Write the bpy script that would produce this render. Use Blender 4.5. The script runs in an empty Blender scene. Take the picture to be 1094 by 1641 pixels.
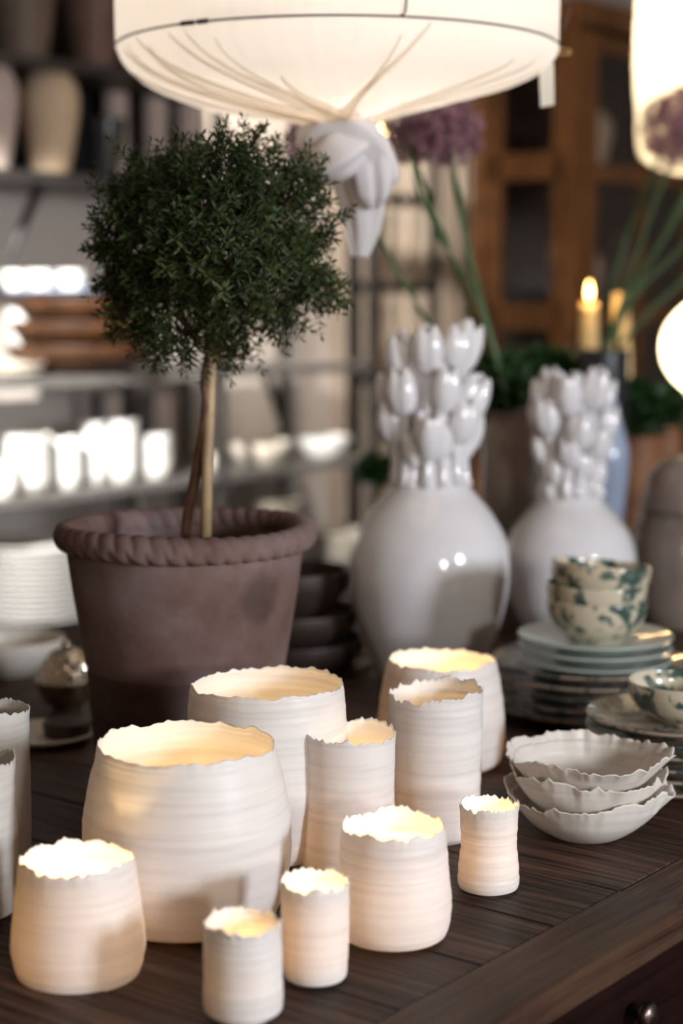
import bpy, math, random
import numpy as np
from mathutils import Vector, Matrix
random.seed(7)
C = bpy.context.scene.collection
ORD = ['lowest', 'second', 'third', 'fourth', 'fifth', 'sixth', 'seventh', 'eighth', 'ninth', 'tenth', 'eleventh', 'twelfth', 'thirteenth', 'fourteenth', 'fifteenth', 'sixteenth', 'seventeenth', 'eighteenth']
PI = math.pi
sc = bpy.context.scene
# ---------------------------------------------------------------- camera, world, lights, exposure
PITCH = math.radians(7.13); FPX = 2800.0; CAMZ = 1.40; TZ = 0.75
cam_d = bpy.data.cameras.new('camera'); cam = bpy.data.objects.new('camera', cam_d); C.objects.link(cam)
cam.location = (0, 0, CAMZ); cam.rotation_euler = (PI/2 - PITCH, 0, 0)
cam_d.sensor_fit = 'VERTICAL'; cam_d.sensor_height = 36.0; cam_d.lens = FPX/1641*36
cam_d.dof.use_dof = True; cam_d.dof.focus_distance = 1.94; cam_d.dof.aperture_fstop = 2.25
cam_d.clip_end = 60
sc.camera = cam
sc.view_settings.view_transform = 'Standard'; sc.view_settings.look = 'None'
sc.view_settings.gamma = 1; sc.view_settings.exposure = 0.0; sc.view_settings.use_curve_mapping = False
sc.cycles.sample_clamp_indirect = 6.0
sc.cycles.max_bounces = 10; sc.cycles.transparent_max_bounces = 8

w = bpy.data.worlds.new('world'); sc.world = w; w.use_nodes = True
w.node_tree.nodes['Background'].inputs[0].default_value = (1.0, 0.74, 0.54, 1)
w.node_tree.nodes['Background'].inputs[1].default_value = 0.15

def light(name, kind, loc, power, col, size=0.1, size_y=None, target=None, spot=None):
    d = bpy.data.lights.new(name, kind); d.energy = power; d.color = col
    if kind == 'AREA':
        d.size = size
        if size_y: d.shape = 'RECTANGLE'; d.size_y = size_y
    else:
        d.shadow_soft_size = size
    if kind == 'SPOT': d.spot_size = math.radians(spot); d.spot_blend = 0.6
    o = bpy.data.objects.new(name, d); C.objects.link(o); o.location = loc
    if target is not None:
        o.rotation_euler = (Vector(target) - Vector(loc)).to_track_quat('-Z', 'Y').to_euler()
    return o
light('assumed_window_daylight', 'AREA', (3.15, -0.44, 1.80), 132, (0.85, 0.91, 1.0), 0.45, 0.7, target=(0.0, 2.2, 0.85))  # unseen window assumed at the right, giving the cool main light
light('assumed_warm_front_light', 'AREA', (1.55, -1.6, 1.62), 34, (1.0, 0.95, 0.88), 0.25, 0.3, target=(0.0, 2.2, 0.85))  # assumed second, warm-white source out of view, front right, casting its own shadows
light('assumed_spot_on_shelves', 'SPOT', (-1.25, 3.3, 2.3), 1100, (1.0, 0.97, 0.92), 0.05, target=(-0.75, 5.5, 0.80), spot=40)  # unseen spot assumed for the bright white stacks and plates on the rack
light('fill_spot_on_cabinet', 'SPOT', (0.2, 4.2, 2.9), 60, (1.0, 0.80, 0.56), 0.08, target=(1.15, 6.2, 1.6), spot=60)  # unseen spot added to brighten the cabinet and the jars inside
light('fill_spot_on_back_wall', 'SPOT', (-0.35, 5.6, 2.9), 330, (1.0, 0.88, 0.76), 0.08, target=(0.12, 7.2, 1.2), spot=62)  # unseen spot added to brighten the curtain and wall beyond the rack

# ---------------------------------------------------------------- pixel rays -> real points
cp, sp_ = math.cos(PITCH), math.sin(PITCH)
def ray(px, py):
    u = (px-547)/FPX; v = (py-820.5)/FPX
    return Vector((u, cp - v*sp_, -sp_ - v*cp))
def at(px, py, Y):
    d = ray(px, py); return Vector((0, 0, CAMZ)) + d*(Y/d.y)
def on_table(px, py, z=TZ):
    d = ray(px, py); return Vector((0, 0, CAMZ)) + d*((z-CAMZ)/d.z)
# the room's own axes: E runs along the table edge and the left wall, N points to the left wall
E = Vector((0.616, 0.788, 0)); E.normalize(); N = Vector((-E.y, E.x, 0))
O0 = Vector((-0.977, 5.0, 0)); ROT = math.atan2(E.y, E.x)
def R(s, t, z=0): return O0 + E*s + N*t + Vector((0, 0, z))
def s_at(px, t):
    u = (px-547)/FPX / (cp + 0.0)   # near the horizon
    # find s with x/y = u on the line of offset t
    p = O0 + N*t
    return (u*p.y - p.x)/(E.x - u*E.y)

# ---------------------------------------------------------------- mesh helpers
def mesh_obj(name, v, f, mat, parent=None, smooth=True, loc=None):
    me = bpy.data.meshes.new(name); me.from_pydata([tuple(map(float, a)) for a in v], [], f); me.update()
    if smooth: me.polygons.foreach_set('use_smooth', [True]*len(me.polygons))
    if mat: me.materials.append(mat)
    o = bpy.data.objects.new(name, me); C.objects.link(o)
    if parent: o.parent = parent
    if loc is not None: o.location = loc
    return o
def tag(o, label=None, cat=None, group=None, kind=None):
    if label: o['label'] = label
    if cat: o['category'] = cat
    if group: o['group'] = group
    if kind: o['kind'] = kind
    return o
def thing(name, loc, label, cat, group=None, rot=0):
    o = bpy.data.objects.new(name, None); C.objects.link(o); o.location = loc; o.rotation_euler = (0, 0, rot)
    o.empty_display_size = 0.05
    return tag(o, label, cat, group)
def copy_tree(o, parent=None):
    c = o.copy(); C.objects.link(c)
    if parent: c.parent = parent
    for ch in list(o.children):
        k = copy_tree(ch, c)
    return c
class MB:
    def __init__(s): s.v = []; s.f = []
    def add(s, v, f):
        n = len(s.v); s.v += [tuple(a) for a in v]; s.f += [tuple(i+n for i in q) for q in f]; return s
    def box(s, x0, x1, y0, y1, z0, z1):
        v = [(x, y, z) for z in (z0, z1) for x, y in ((x0, y0), (x1, y0), (x1, y1), (x0, y1))]
        return s.add(v, [(3, 2, 1, 0), (4, 5, 6, 7), (0, 1, 5, 4), (1, 2, 6, 5), (2, 3, 7, 6), (3, 0, 4, 7)])
    def bar(s, a, b, wd, ht):
        a = Vector(a); b = Vector(b); d = (b-a).normalized()
        up = Vector((0, 0, 1)) if abs(d.z) < 0.95 else Vector((1, 0, 0))
        x = d.cross(up).normalized()*wd/2; y = x.cross(d).normalized()*ht/2
        v = [p+q for p in (a, b) for q in (-x-y, x-y, x+y, -x+y)]
        return s.add(v, [(3, 2, 1, 0), (4, 5, 6, 7), (0, 1, 5, 4), (1, 2, 6, 5), (2, 3, 7, 6), (3, 0, 4, 7)])
    def tube(s, pts, rad, n=8, cap=True):
        pts = [Vector(p) for p in pts]; m = len(pts); ref = None; vs = []
        if not hasattr(rad, '__len__'): rad = [rad]*m
        for i, p in enumerate(pts):
            d = (pts[min(i+1, m-1)] - pts[max(i-1, 0)]).normalized()
            if ref is None: ref = d.orthogonal().normalized()
            ref = (ref - d*ref.dot(d)).normalized(); b = d.cross(ref)
            for k in range(n):
                a = 2*PI*k/n; vs.append(p + (ref*math.cos(a) + b*math.sin(a))*rad[i])
        fs = [(i*n+k, i*n+(k+1) % n, (i+1)*n+(k+1) % n, (i+1)*n+k) for i in range(m-1) for k in range(n)]
        if cap: fs += [tuple(reversed(range(n))), tuple((m-1)*n+k for k in range(n))]
        return s.add(vs, fs)
    def lathe(s, prof, n=48, c=(0, 0, 0)):
        vs = []; fs = []; m = len(prof)
        for r, z in prof:
            for k in range(n):
                a = 2*PI*k/n; vs.append((c[0]+r*math.cos(a), c[1]+r*math.sin(a), c[2]+z))
        for i in range(m-1):
            for k in range(n): fs.append((i*n+k, i*n+(k+1) % n, (i+1)*n+(k+1) % n, (i+1)*n+k))
        return s.add(vs, fs)
    def ball(s, c, r, n=12, m=8, sz=1.0):
        return s.lathe([(max(1e-4, r*math.sin(PI*i/m)), -r*sz*math.cos(PI*i/m)) for i in range(m+1)], n, c)
    def build(s, name, mat, parent=None, smooth=True, loc=None): return mesh_obj(name, s.v, s.f, mat, parent, smooth, loc)

def catmull(pts, per=8):
    P = [np.array(p, float) for p in pts]; P = [2*P[0]-P[1]] + P + [2*P[-1]-P[-2]]; out = []
    for i in range(1, len(P)-2):
        for k in range(per):
            t = k/per
            out.append(0.5*((2*P[i]) + (-P[i-1]+P[i+1])*t + (2*P[i-1]-5*P[i]+4*P[i+1]-P[i+2])*t*t + (-P[i-1]+3*P[i]-3*P[i+1]+P[i+2])*t**3))
    out.append(P[-2]); return [tuple(p) for p in out]
def ring_noise(rng, n, freqs, amps):
    a = np.arange(n)/n*2*PI; out = np.zeros(n)
    for fq, am in zip(freqs, amps):
        m = max(3, int(fq)); vals = rng.uniform(-1, 1, m)
        x = a/(2*PI)*m; i = np.floor(x).astype(int) % m; t = x-np.floor(x)
        out += am*(vals[i]*(1-t) + vals[(i+1) % m]*t)
    return out

# ---------------------------------------------------------------- materials
def new_mat(name):
    m = bpy.data.materials.new(name); m.use_nodes = True; nt = m.node_tree
    return m, nt, nt.nodes['Principled BSDF'], nt.nodes['Material Output']
def nd(nt, t, **kw):
    n = nt.nodes.new(t)
    for k, v in kw.items():
        if k in n.inputs.keys(): n.inputs[k].default_value = v
        else: setattr(n, k, v)
    return n
def ramp(nt, stops):
    r = nt.nodes.new('ShaderNodeValToRGB'); cr = r.color_ramp
    while len(cr.elements) < len(stops): cr.elements.new(0.5)
    for e, (p, c) in zip(cr.elements, stops):
        e.position = p; e.color = (*c, 1) if len(c) == 3 else c
    return r
def plain(name, col, rough=0.5, metal=0, noise=0.15, scale=12, bump=0.0, coat=0.0, spec=0.5):
    m, nt, b, out = new_mat(name)
    tc = nd(nt, 'ShaderNodeTexCoord'); ns = nd(nt, 'ShaderNodeTexNoise', Scale=scale, Detail=5.0)
    nt.links.new(tc.outputs['Object'], ns.inputs['Vector'])
    lo = tuple(c*(1-noise) for c in col); hi = tuple(min(1, c*(1+noise)) for c in col)
    r = ramp(nt, [(0.3, lo), (0.7, hi)]); nt.links.new(ns.outputs['Fac'], r.inputs[0]); nt.links.new(r.outputs[0], b.inputs['Base Color'])
    b.inputs['Roughness'].default_value = rough; b.inputs['Metallic'].default_value = metal
    b.inputs['Coat Weight'].default_value = coat; b.inputs['Coat Roughness'].default_value = 0.08
    b.inputs['Specular IOR Level'].default_value = spec
    if bump:
        bp = nd(nt, 'ShaderNodeBump', Strength=bump, Distance=0.002); nt.links.new(ns.outputs['Fac'], bp.inputs['Height']); nt.links.new(bp.outputs[0], b.inputs['Normal'])
    return m
def porcelain(name, col=(0.86, 0.83, 0.79), trans=0.30, tcol=(1.0, 0.80, 0.58)):
    m, nt, b, out = new_mat(name)
    tc = nd(nt, 'ShaderNodeTexCoord'); oi = nd(nt, 'ShaderNodeObjectInfo')
    mp = nd(nt, 'ShaderNodeMapping'); mp.inputs['Scale'].default_value = (3, 3, 90)
    ad = nd(nt, 'ShaderNodeVectorMath', operation='ADD'); nt.links.new(tc.outputs['Object'], ad.inputs[0])
    nt.links.new(oi.outputs['Random'], ad.inputs[1]); nt.links.new(ad.outputs[0], mp.inputs['Vector'])
    ns = nd(nt, 'ShaderNodeTexNoise', Scale=1.6, Detail=4.0, Roughness=0.6); nt.links.new(mp.outputs[0], ns.inputs['Vector'])
    r = ramp(nt, [(0.34, tuple(c*0.90 for c in col)), (0.5, col), (0.75, tuple(min(1, c*1.05) for c in col))])
    nt.links.new(ns.outputs['Fac'], r.inputs[0]); nt.links.new(r.outputs[0], b.inputs['Base Color'])
    bp = nd(nt, 'ShaderNodeBump', Strength=0.28, Distance=0.0012); nt.links.new(ns.outputs['Fac'], bp.inputs['Height']); nt.links.new(bp.outputs[0], b.inputs['Normal'])
    b.inputs['Roughness'].default_value = 0.42; b.inputs['Specular IOR Level'].default_value = 0.35
    tr = nd(nt, 'ShaderNodeBsdfTranslucent'); tr.inputs['Color'].default_value = (*tcol, 1)
    mx = nd(nt, 'ShaderNodeMixShader'); mx.inputs[0].default_value = trans
    nt.links.new(b.outputs[0], mx.inputs[1]); nt.links.new(tr.outputs[0], mx.inputs[2]); nt.links.new(mx.outputs[0], out.inputs['Surface'])
    return m
def cloth_mat(name, col, trans, tcol):
    m, nt, b, out = new_mat(name)
    tc = nd(nt, 'ShaderNodeTexCoord'); ns = nd(nt, 'ShaderNodeTexNoise', Scale=400.0, Detail=2.0)
    nt.links.new(tc.outputs['Object'], ns.inputs['Vector'])
    bp = nd(nt, 'ShaderNodeBump', Strength=0.15, Distance=0.001); nt.links.new(ns.outputs['Fac'], bp.inputs['Height']); nt.links.new(bp.outputs[0], b.inputs['Normal'])
    b.inputs['Base Color'].default_value = (*col, 1); b.inputs['Roughness'].default_value = 0.9; b.inputs['Specular IOR Level'].default_value = 0.1
    tr = nd(nt, 'ShaderNodeBsdfTranslucent'); tr.inputs['Color'].default_value = (*tcol, 1)
    mx = nd(nt, 'ShaderNodeMixShader'); mx.inputs[0].default_value = trans
    nt.links.new(b.outputs[0], mx.inputs[1]); nt.links.new(tr.outputs[0], mx.inputs[2]); nt.links.new(mx.outputs[0], out.inputs['Surface'])
    return m
def splatter(name, base, spots, thr=0.56, scale=26, rough=0.18):
    m, nt, b, out = new_mat(name)
    tc = nd(nt, 'ShaderNodeTexCoord'); oi = nd(nt, 'ShaderNodeObjectInfo')
    ad = nd(nt, 'ShaderNodeVectorMath', operation='ADD'); nt.links.new(tc.outputs['Object'], ad.inputs[0]); nt.links.new(oi.outputs['Random'], ad.inputs[1])
    ns = nd(nt, 'ShaderNodeTexNoise', Scale=float(scale), Detail=3.0, Roughness=0.62, Distortion=0.6); nt.links.new(ad.outputs[0], ns.inputs['Vector'])
    r = ramp(nt, [(thr-0.02, base), (thr+0.03, spots), (min(0.99, thr+0.15), tuple(c*0.5 for c in spots))])
    nt.links.new(ns.outputs['Fac'], r.inputs[0]); nt.links.new(r.outputs[0], b.inputs['Base Color'])
    b.inputs['Roughness'].default_value = rough; b.inputs['Coat Weight'].default_value = 0.4
    return m
def emit(name, col, strength):
    m, nt, b, out = new_mat(name)
    b.inputs['Base Color'].default_value = (*col, 1); b.inputs['Emission Color'].default_value = (*col, 1); b.inputs['Emission Strength'].default_value = strength
    return m
def wood(name, c0, c1, c2, axis='Y', rough=0.55, bump=0.5, plank=None, grain=1.0):
    """grain runs along axis; plank = width of the boards across it"""
    m, nt, b, out = new_mat(name)
    tc = nd(nt, 'ShaderNodeTexCoord'); sx = nd(nt, 'ShaderNodeSeparateXYZ'); nt.links.new(tc.outputs['Object'], sx.inputs[0])
    cb = nd(nt, 'ShaderNodeCombineXYZ')
    across, along = ('X', 'Y') if axis == 'Y' else ('Y', 'X')
    if axis == 'Z': across, along = 'X', 'Z'
    third = ({'X', 'Y', 'Z'} - {across, along}).pop()
    a = nd(nt, 'ShaderNodeMath', operation='MULTIPLY'); a.inputs[1].default_value = 110*grain; nt.links.new(sx.outputs[across], a.inputs[0])
    l = nd(nt, 'ShaderNodeMath', operation='MULTIPLY'); l.inputs[1].default_value = 3.2*grain; nt.links.new(sx.outputs[along], l.inputs[0])
    t = nd(nt, 'ShaderNodeMath', operation='MULTIPLY'); t.inputs[1].default_value = 70*grain; nt.links.new(sx.outputs[third], t.inputs[0])
    nt.links.new(a.outputs[0], cb.inputs[0]); nt.links.new(t.outputs[0], cb.inputs[2])
    if plank:
        dv = nd(nt, 'ShaderNodeMath', operation='DIVIDE'); dv.inputs[1].default_value = plank; nt.links.new(sx.outputs[across], dv.inputs[0])
        fl = nd(nt, 'ShaderNodeMath', operation='FLOOR'); nt.links.new(dv.outputs[0], fl.inputs[0])
        wn = nd(nt, 'ShaderNodeTexWhiteNoise', noise_dimensions='1D'); nt.links.new(fl.outputs[0], wn.inputs['W'])
        sh = nd(nt, 'ShaderNodeMath', operation='MULTIPLY_ADD'); sh.inputs[1].default_value = 31.0; nt.links.new(wn.outputs['Value'], sh.inputs[0]); nt.links.new(l.outputs[0], sh.inputs[2])
        nt.links.new(sh.outputs[0], cb.inputs[1])
    else: nt.links.new(l.outputs[0], cb.inputs[1])
    ns = nd(nt, 'ShaderNodeTexNoise', Scale=1.0, Detail=8.0, Roughness=0.65, Distortion=0.5); nt.links.new(cb.outputs[0], ns.inputs['Vector'])
    big = nd(nt, 'ShaderNodeTexNoise', Scale=9.0, Detail=3.0); nt.links.new(tc.outputs['Object'], big.inputs['Vector'])
    r = ramp(nt, [(0.38, c0), (0.47, c1), (0.66, c2)]); nt.links.new(ns.outputs['Fac'], r.inputs[0])
    mx = nd(nt, 'ShaderNodeMix', data_type='RGBA', blend_type='MULTIPLY'); mx.inputs[0].default_value = 0.6
    br = ramp(nt, [(0.3, (0.55, 0.5, 0.48)), (0.7, (1.25, 1.2, 1.15))]); nt.links.new(big.outputs['Fac'], br.inputs[0])
    nt.links.new(r.outputs[0], mx.inputs[6]); nt.links.new(br.outputs[0], mx.inputs[7])
    last = mx.outputs[2]
    if plank:
        hs = nd(nt, 'ShaderNodeHueSaturation'); mr = nd(nt, 'ShaderNodeMapRange'); mr.inputs[3].default_value = 0.6; mr.inputs[4].default_value = 1.35
        nt.links.new(wn.outputs['Value'], mr.inputs[0]); nt.links.new(mr.outputs[0], hs.inputs['Value']); nt.links.new(last, hs.inputs['Color']); last = hs.outputs[0]
    nt.links.new(last, b.inputs['Base Color'])
    bp = nd(nt, 'ShaderNodeBump', Strength=bump, Distance=0.004); nt.links.new(ns.outputs['Fac'], bp.inputs['Height']); nt.links.new(bp.outputs[0], b.inputs['Normal'])
    b.inputs['Roughness'].default_value = rough; b.inputs['Specular IOR Level'].default_value = 0.3
    return m

M = {}
M['porc'] = porcelain('porcelain', (0.84, 0.82, 0.80), 0.16, (1.0, 0.86, 0.74))
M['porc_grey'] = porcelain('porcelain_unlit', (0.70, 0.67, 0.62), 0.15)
M['torn'] = porcelain('torn_porcelain', (0.80, 0.74, 0.67), 0.12)
M['glaze'] = plain('white_glaze', (0.82, 0.80, 0.81), 0.12, noise=0.06, scale=5, coat=0.5)
M['cloth'] = cloth_mat('lamp_cloth', (0.82, 0.79, 0.77), 0.60, (1.0, 0.93, 0.85))
M['pleatcloth'] = cloth_mat('folded_lamp_cloth', (0.86, 0.82, 0.78), 0.86, (1.0, 0.96, 0.90))
M['cloth2'] = cloth_mat('white_muslin', (0.80, 0.79, 0.82), 0.30, (1.0, 0.9, 0.8))
M['paper'] = cloth_mat('lantern_paper', (0.85, 0.8, 0.7), 0.65, (1.0, 0.93, 0.78))
M['wire'] = plain('dark_wire', (0.10, 0.09, 0.09), 0.4, 0.8)
M['brass'] = plain('brass', (0.65, 0.42, 0.18), 0.25, 1.0)
M['silver'] = plain('tarnished_silver', (0.62, 0.55, 0.44), 0.16, 1.0, noise=0.25, scale=30)
M['steel'] = plain('dark_steel', (0.055, 0.050, 0.048), 0.5, 0.3)
M['bronze'] = plain('dark_bronze', (0.20, 0.15, 0.13), 0.35, 1.0)
M['black'] = plain('black_panel', (0.008, 0.007, 0.007), 0.8)
M['steel_light'] = plain('grey_shelf_steel', (0.20, 0.19, 0.18), 0.45, 0.3)
M['table'] = wood('worn_table_planks', (0.009, 0.004, 0.0025), (0.062, 0.029, 0.019), (0.16, 0.088, 0.058), 'Y', 0.5, 1.0, plank=0.135, grain=1.3)
M['edge'] = wood('table_edge_wood', (0.026, 0.012, 0.007), (0.052, 0.026, 0.015), (0.082, 0.043, 0.026), 'X', 0.5, 0.35)
M['edge2'] = wood('cracked_edge_wood', (0.010, 0.005, 0.003), (0.060, 0.033, 0.022), (0.11, 0.065, 0.045), 'X', 0.55, 1.0, grain=0.8)
M['cab'] = wood('cabinet_wood', (0.066, 0.028, 0.011), (0.125, 0.057, 0.022), (0.19, 0.09, 0.037), 'Z', 0.45, 0.2)
M['cabdark'] = wood('cabinet_wood_shaded', (0.015, 0.007, 0.004), (0.028, 0.013, 0.007), (0.045, 0.02, 0.011), 'Z', 0.6, 0.1)  # darker copy of the cabinet wood, interior shade put into the colour
M['darkred'] = wood('dark_red_wood', (0.008, 0.002, 0.0018), (0.011, 0.003, 0.0025), (0.015, 0.0045, 0.003), 'X', 0.4, 0.2)
M['bowlwood'] = wood('bowl_wood', (0.022, 0.009, 0.004), (0.048, 0.020, 0.008), (0.09, 0.038, 0.015), 'X', 0.5, 0.2)
M['darkwood'] = plain('dark_bowl_wood', (0.035, 0.022, 0.017), 0.45, noise=0.3)
M['bamboo'] = plain('bamboo_cane', (0.42, 0.29, 0.16), 0.5, noise=0.25, scale=25)
M['bark'] = plain('bark', (0.17, 0.085, 0.055), 0.8, noise=0.4, scale=60, bump=0.5)
M['soil'] = plain('soil', (0.02, 0.014, 0.01), 0.95, noise=0.5, scale=80, bump=1.0)
M['white'] = plain('white_china', (0.82, 0.81, 0.78), 0.3, noise=0.04)
M['cream'] = plain('cream_china', (0.70, 0.64, 0.55), 0.35, noise=0.08)
M['blue'] = plain('blue_white_china', (0.38, 0.45, 0.62), 0.3, noise=0.15)
M['tan'] = plain('tan_stoneware', (0.74, 0.55, 0.37), 0.7, noise=0.12, scale=9)
M['pinkjar'] = plain('pale_pink_stoneware', (0.62, 0.50, 0.44), 0.7, noise=0.10, scale=9)
M['brownjar'] = plain('brown_stoneware', (0.16, 0.11, 0.08), 0.6, noise=0.2, scale=9)
M['greyjar'] = plain('grey_brown_glaze', (0.22, 0.17, 0.14), 0.28, noise=0.3, scale=6, coat=0.4)
M['darkpot'] = plain('dark_pot', (0.03, 0.03, 0.035), 0.3)
M['palegreen'] = plain('pale_green_glaze', (0.46, 0.52, 0.46), 0.42, noise=0.06, coat=0.3)
M['splat'] = splatter('splatterware', (0.62, 0.54, 0.40), (0.07, 0.12, 0.10), 0.525, 27)
M['splat_plate'] = splatter('splatter_plate', (0.36, 0.27, 0.20), (0.07, 0.10, 0.09), 0.52, 34, 0.42)
M['plate_edge'] = plain('unglazed_edge', (0.30, 0.20, 0.15), 0.6, noise=0.3)
M['wall'] = plain('plaster', (0.60, 0.54, 0.49), 0.85, noise=0.06, scale=2)
M['ceil'] = plain('ceiling_paint', (0.45, 0.42, 0.42), 0.9, noise=0.03, scale=2)
M['floor'] = wood('floor_boards', (0.03, 0.012, 0.008), (0.05, 0.02, 0.013), (0.07, 0.03, 0.02), 'X', 0.5, 0.2, plank=0.16)
M['linen'] = plain('linen_curtain', (0.84, 0.73, 0.62), 0.9, noise=0.05, scale=8)
M['wax'] = plain('wax', (0.9, 0.82, 0.66), 0.4, noise=0.03)
M['flame'] = emit('flame', (1.0, 0.62, 0.22), 14)
M['bulb'] = emit('warm_bulb', (1.0, 0.68, 0.30), 30)
M['tagcard'] = plain('card', (0.72, 0.66, 0.55), 0.8, noise=0.05)
M['glassdark'] = plain('old_glass', (0.035, 0.026, 0.024), 0.08, noise=0.3, scale=3)
gm, gnt, gb, gout = new_mat('cabinet_glass')
_t = nd(gnt, 'ShaderNodeBsdfTransparent'); _t.inputs['Color'].default_value = (0.90, 0.86, 0.82, 1)
_g = nd(gnt, 'ShaderNodeBsdfGlossy'); _g.inputs['Roughness'].default_value = 0.12; _g.inputs['Color'].default_value = (0.8, 0.8, 0.8, 1)
_n = nd(gnt, 'ShaderNodeTexNoise', Scale=6.0); _b = nd(gnt, 'ShaderNodeBump', Strength=0.2, Distance=0.01); gnt.links.new(_n.outputs['Fac'], _b.inputs['Height']); gnt.links.new(_b.outputs[0], _g.inputs['Normal'])
_m = nd(gnt, 'ShaderNodeMixShader'); _m.inputs[0].default_value = 0.10
gnt.links.new(_t.outputs[0], _m.inputs[1]); gnt.links.new(_g.outputs[0], _m.inputs[2]); gnt.links.new(_m.outputs[0], gout.inputs['Surface'])
M['cabglass'] = gm
M['candle_y'] = plain('yellow_beeswax', (0.85, 0.62, 0.28), 0.5, noise=0.05)
M['copper'] = plain('copper_orange', (0.34, 0.15, 0.07), 0.6, noise=0.35, scale=10)
M['alum'] = plain('aluminium', (0.7, 0.7, 0.7), 0.3, 1.0)

def leaf_mat(name, c0, c1, rough=0.45, scale=18, trans=0.25):
    m, nt, b, out = new_mat(name)
    g = nd(nt, 'ShaderNodeNewGeometry'); tc = nd(nt, 'ShaderNodeTexCoord'); ns = nd(nt, 'ShaderNodeTexNoise', Scale=float(scale), Detail=2.0)
    nt.links.new(tc.outputs['Object'], ns.inputs['Vector'])
    ad = nd(nt, 'ShaderNodeMath', operation='ADD'); nt.links.new(g.outputs['Random Per Island'], ad.inputs[0]); nt.links.new(ns.outputs['Fac'], ad.inputs[1])
    mu = nd(nt, 'ShaderNodeMath', operation='MULTIPLY'); mu.inputs[1].default_value = 0.5; nt.links.new(ad.outputs[0], mu.inputs[0])
    r = ramp(nt, [(0.2, c0), (0.85, c1)]); nt.links.new(mu.outputs[0], r.inputs[0]); nt.links.new(r.outputs[0], b.inputs['Base Color'])
    b.inputs['Roughness'].default_value = rough
    tr = nd(nt, 'ShaderNodeBsdfTranslucent'); nt.links.new(r.outputs[0], tr.inputs['Color'])
    mx = nd(nt, 'ShaderNodeMixShader'); mx.inputs[0].default_value = trans
    nt.links.new(b.outputs[0], mx.inputs[1]); nt.links.new(tr.outputs[0], mx.inputs[2]); nt.links.new(mx.outputs[0], out.inputs['Surface'])
    return m
M['leaf'] = leaf_mat('topiary_leaf', (0.006, 0.013, 0.003), (0.080, 0.112, 0.026), 0.6)
M['ivy'] = leaf_mat('ivy_leaf', (0.012, 0.04, 0.012), (0.05, 0.13, 0.03))
M['stem'] = leaf_mat('allium_stem', (0.055, 0.12, 0.035), (0.12, 0.20, 0.07))
M['petal'] = leaf_mat('allium_petal', (0.30, 0.13, 0.19), (0.85, 0.56, 0.64), 0.6, 30, 0.5)

def terracotta():
    m, nt, b, out = new_mat('aged_terracotta')
    tc = nd(nt, 'ShaderNodeTexCoord'); ns = nd(nt, 'ShaderNodeTexNoise', Scale=7.0, Detail=7.0, Roughness=0.6)
    nt.links.new(tc.outputs['Object'], ns.inputs['Vector'])
    r = ramp(nt, [(0.30, (0.115, 0.058, 0.046)), (0.5, (0.175, 0.112, 0.10)), (0.75, (0.26, 0.205, 0.20))])
    nt.links.new(ns.outputs['Fac'], r.inputs[0])
    # the round damp stain on its front
    vm = nd(nt, 'ShaderNodeVectorMath', operation='DISTANCE'); vm.inputs[1].default_value = STAIN
    nt.links.new(tc.outputs['Object'], vm.inputs[0])
    sr = ramp(nt, [(0.0, (0.55, 0.58, 0.55)), (0.55, (0.62, 0.64, 0.62)), (0.95, (1, 1, 1))])
    dv = nd(nt, 'ShaderNodeMath', operation='DIVIDE'); dv.inputs[1].default_value = 0.042; nt.links.new(vm.outputs['Value'], dv.inputs[0]); nt.links.new(dv.outputs[0], sr.inputs[0])
    mx = nd(nt, 'ShaderNodeMix', data_type='RGBA', blend_type='MULTIPLY'); mx.inputs[0].default_value = 1.0
    nt.links.new(r.outputs[0], mx.inputs[6]); nt.links.new(sr.outputs[0], mx.inputs[7]); nt.links.new(mx.outputs[2], b.inputs['Base Color'])
    n2 = nd(nt, 'ShaderNodeTexNoise', Scale=120.0, Detail=4.0); nt.links.new(tc.outputs['Object'], n2.inputs['Vector'])
    bp = nd(nt, 'ShaderNodeBump', Strength=0.25, Distance=0.002); nt.links.new(n2.outputs['Fac'], bp.inputs['Height']); nt.links.new(bp.outputs[0], b.inputs['Normal'])
    b.inputs['Roughness'].default_value = 0.85; b.inputs['Specular IOR Level'].default_value = 0.2
    return m

# ---------------------------------------------------------------- the room
def struct(name, mb, mat, loc=None, smooth=False):
    o = mb.build(name, mat, None, smooth, loc); o['kind'] = 'structure'; return o
def room_obj(o): o.location = O0; o.rotation_euler = (0, 0, ROT); return o
room_obj(struct('floor', MB().box(-7, 5.2, -5, 0.55, -0.05, 0), M['floor']))
room_obj(struct('ceiling', MB().box(-2.0, 5.2, -4, 0.55, 3.0, 3.05), M['ceil']))
room_obj(struct('wall_left', MB().box(-2.6, 5.2, 0.55, 0.65, 0, 3.0), M['wall']))
room_obj(struct('wall_back', MB().box(5.2, 5.3, -5, 0.65, 0, 3.0), M['wall']))
room_obj(struct('baseboard_left', MB().box(-2.6, 5.2, 0.53, 0.55, 0, 0.12), M['wall']))

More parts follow.
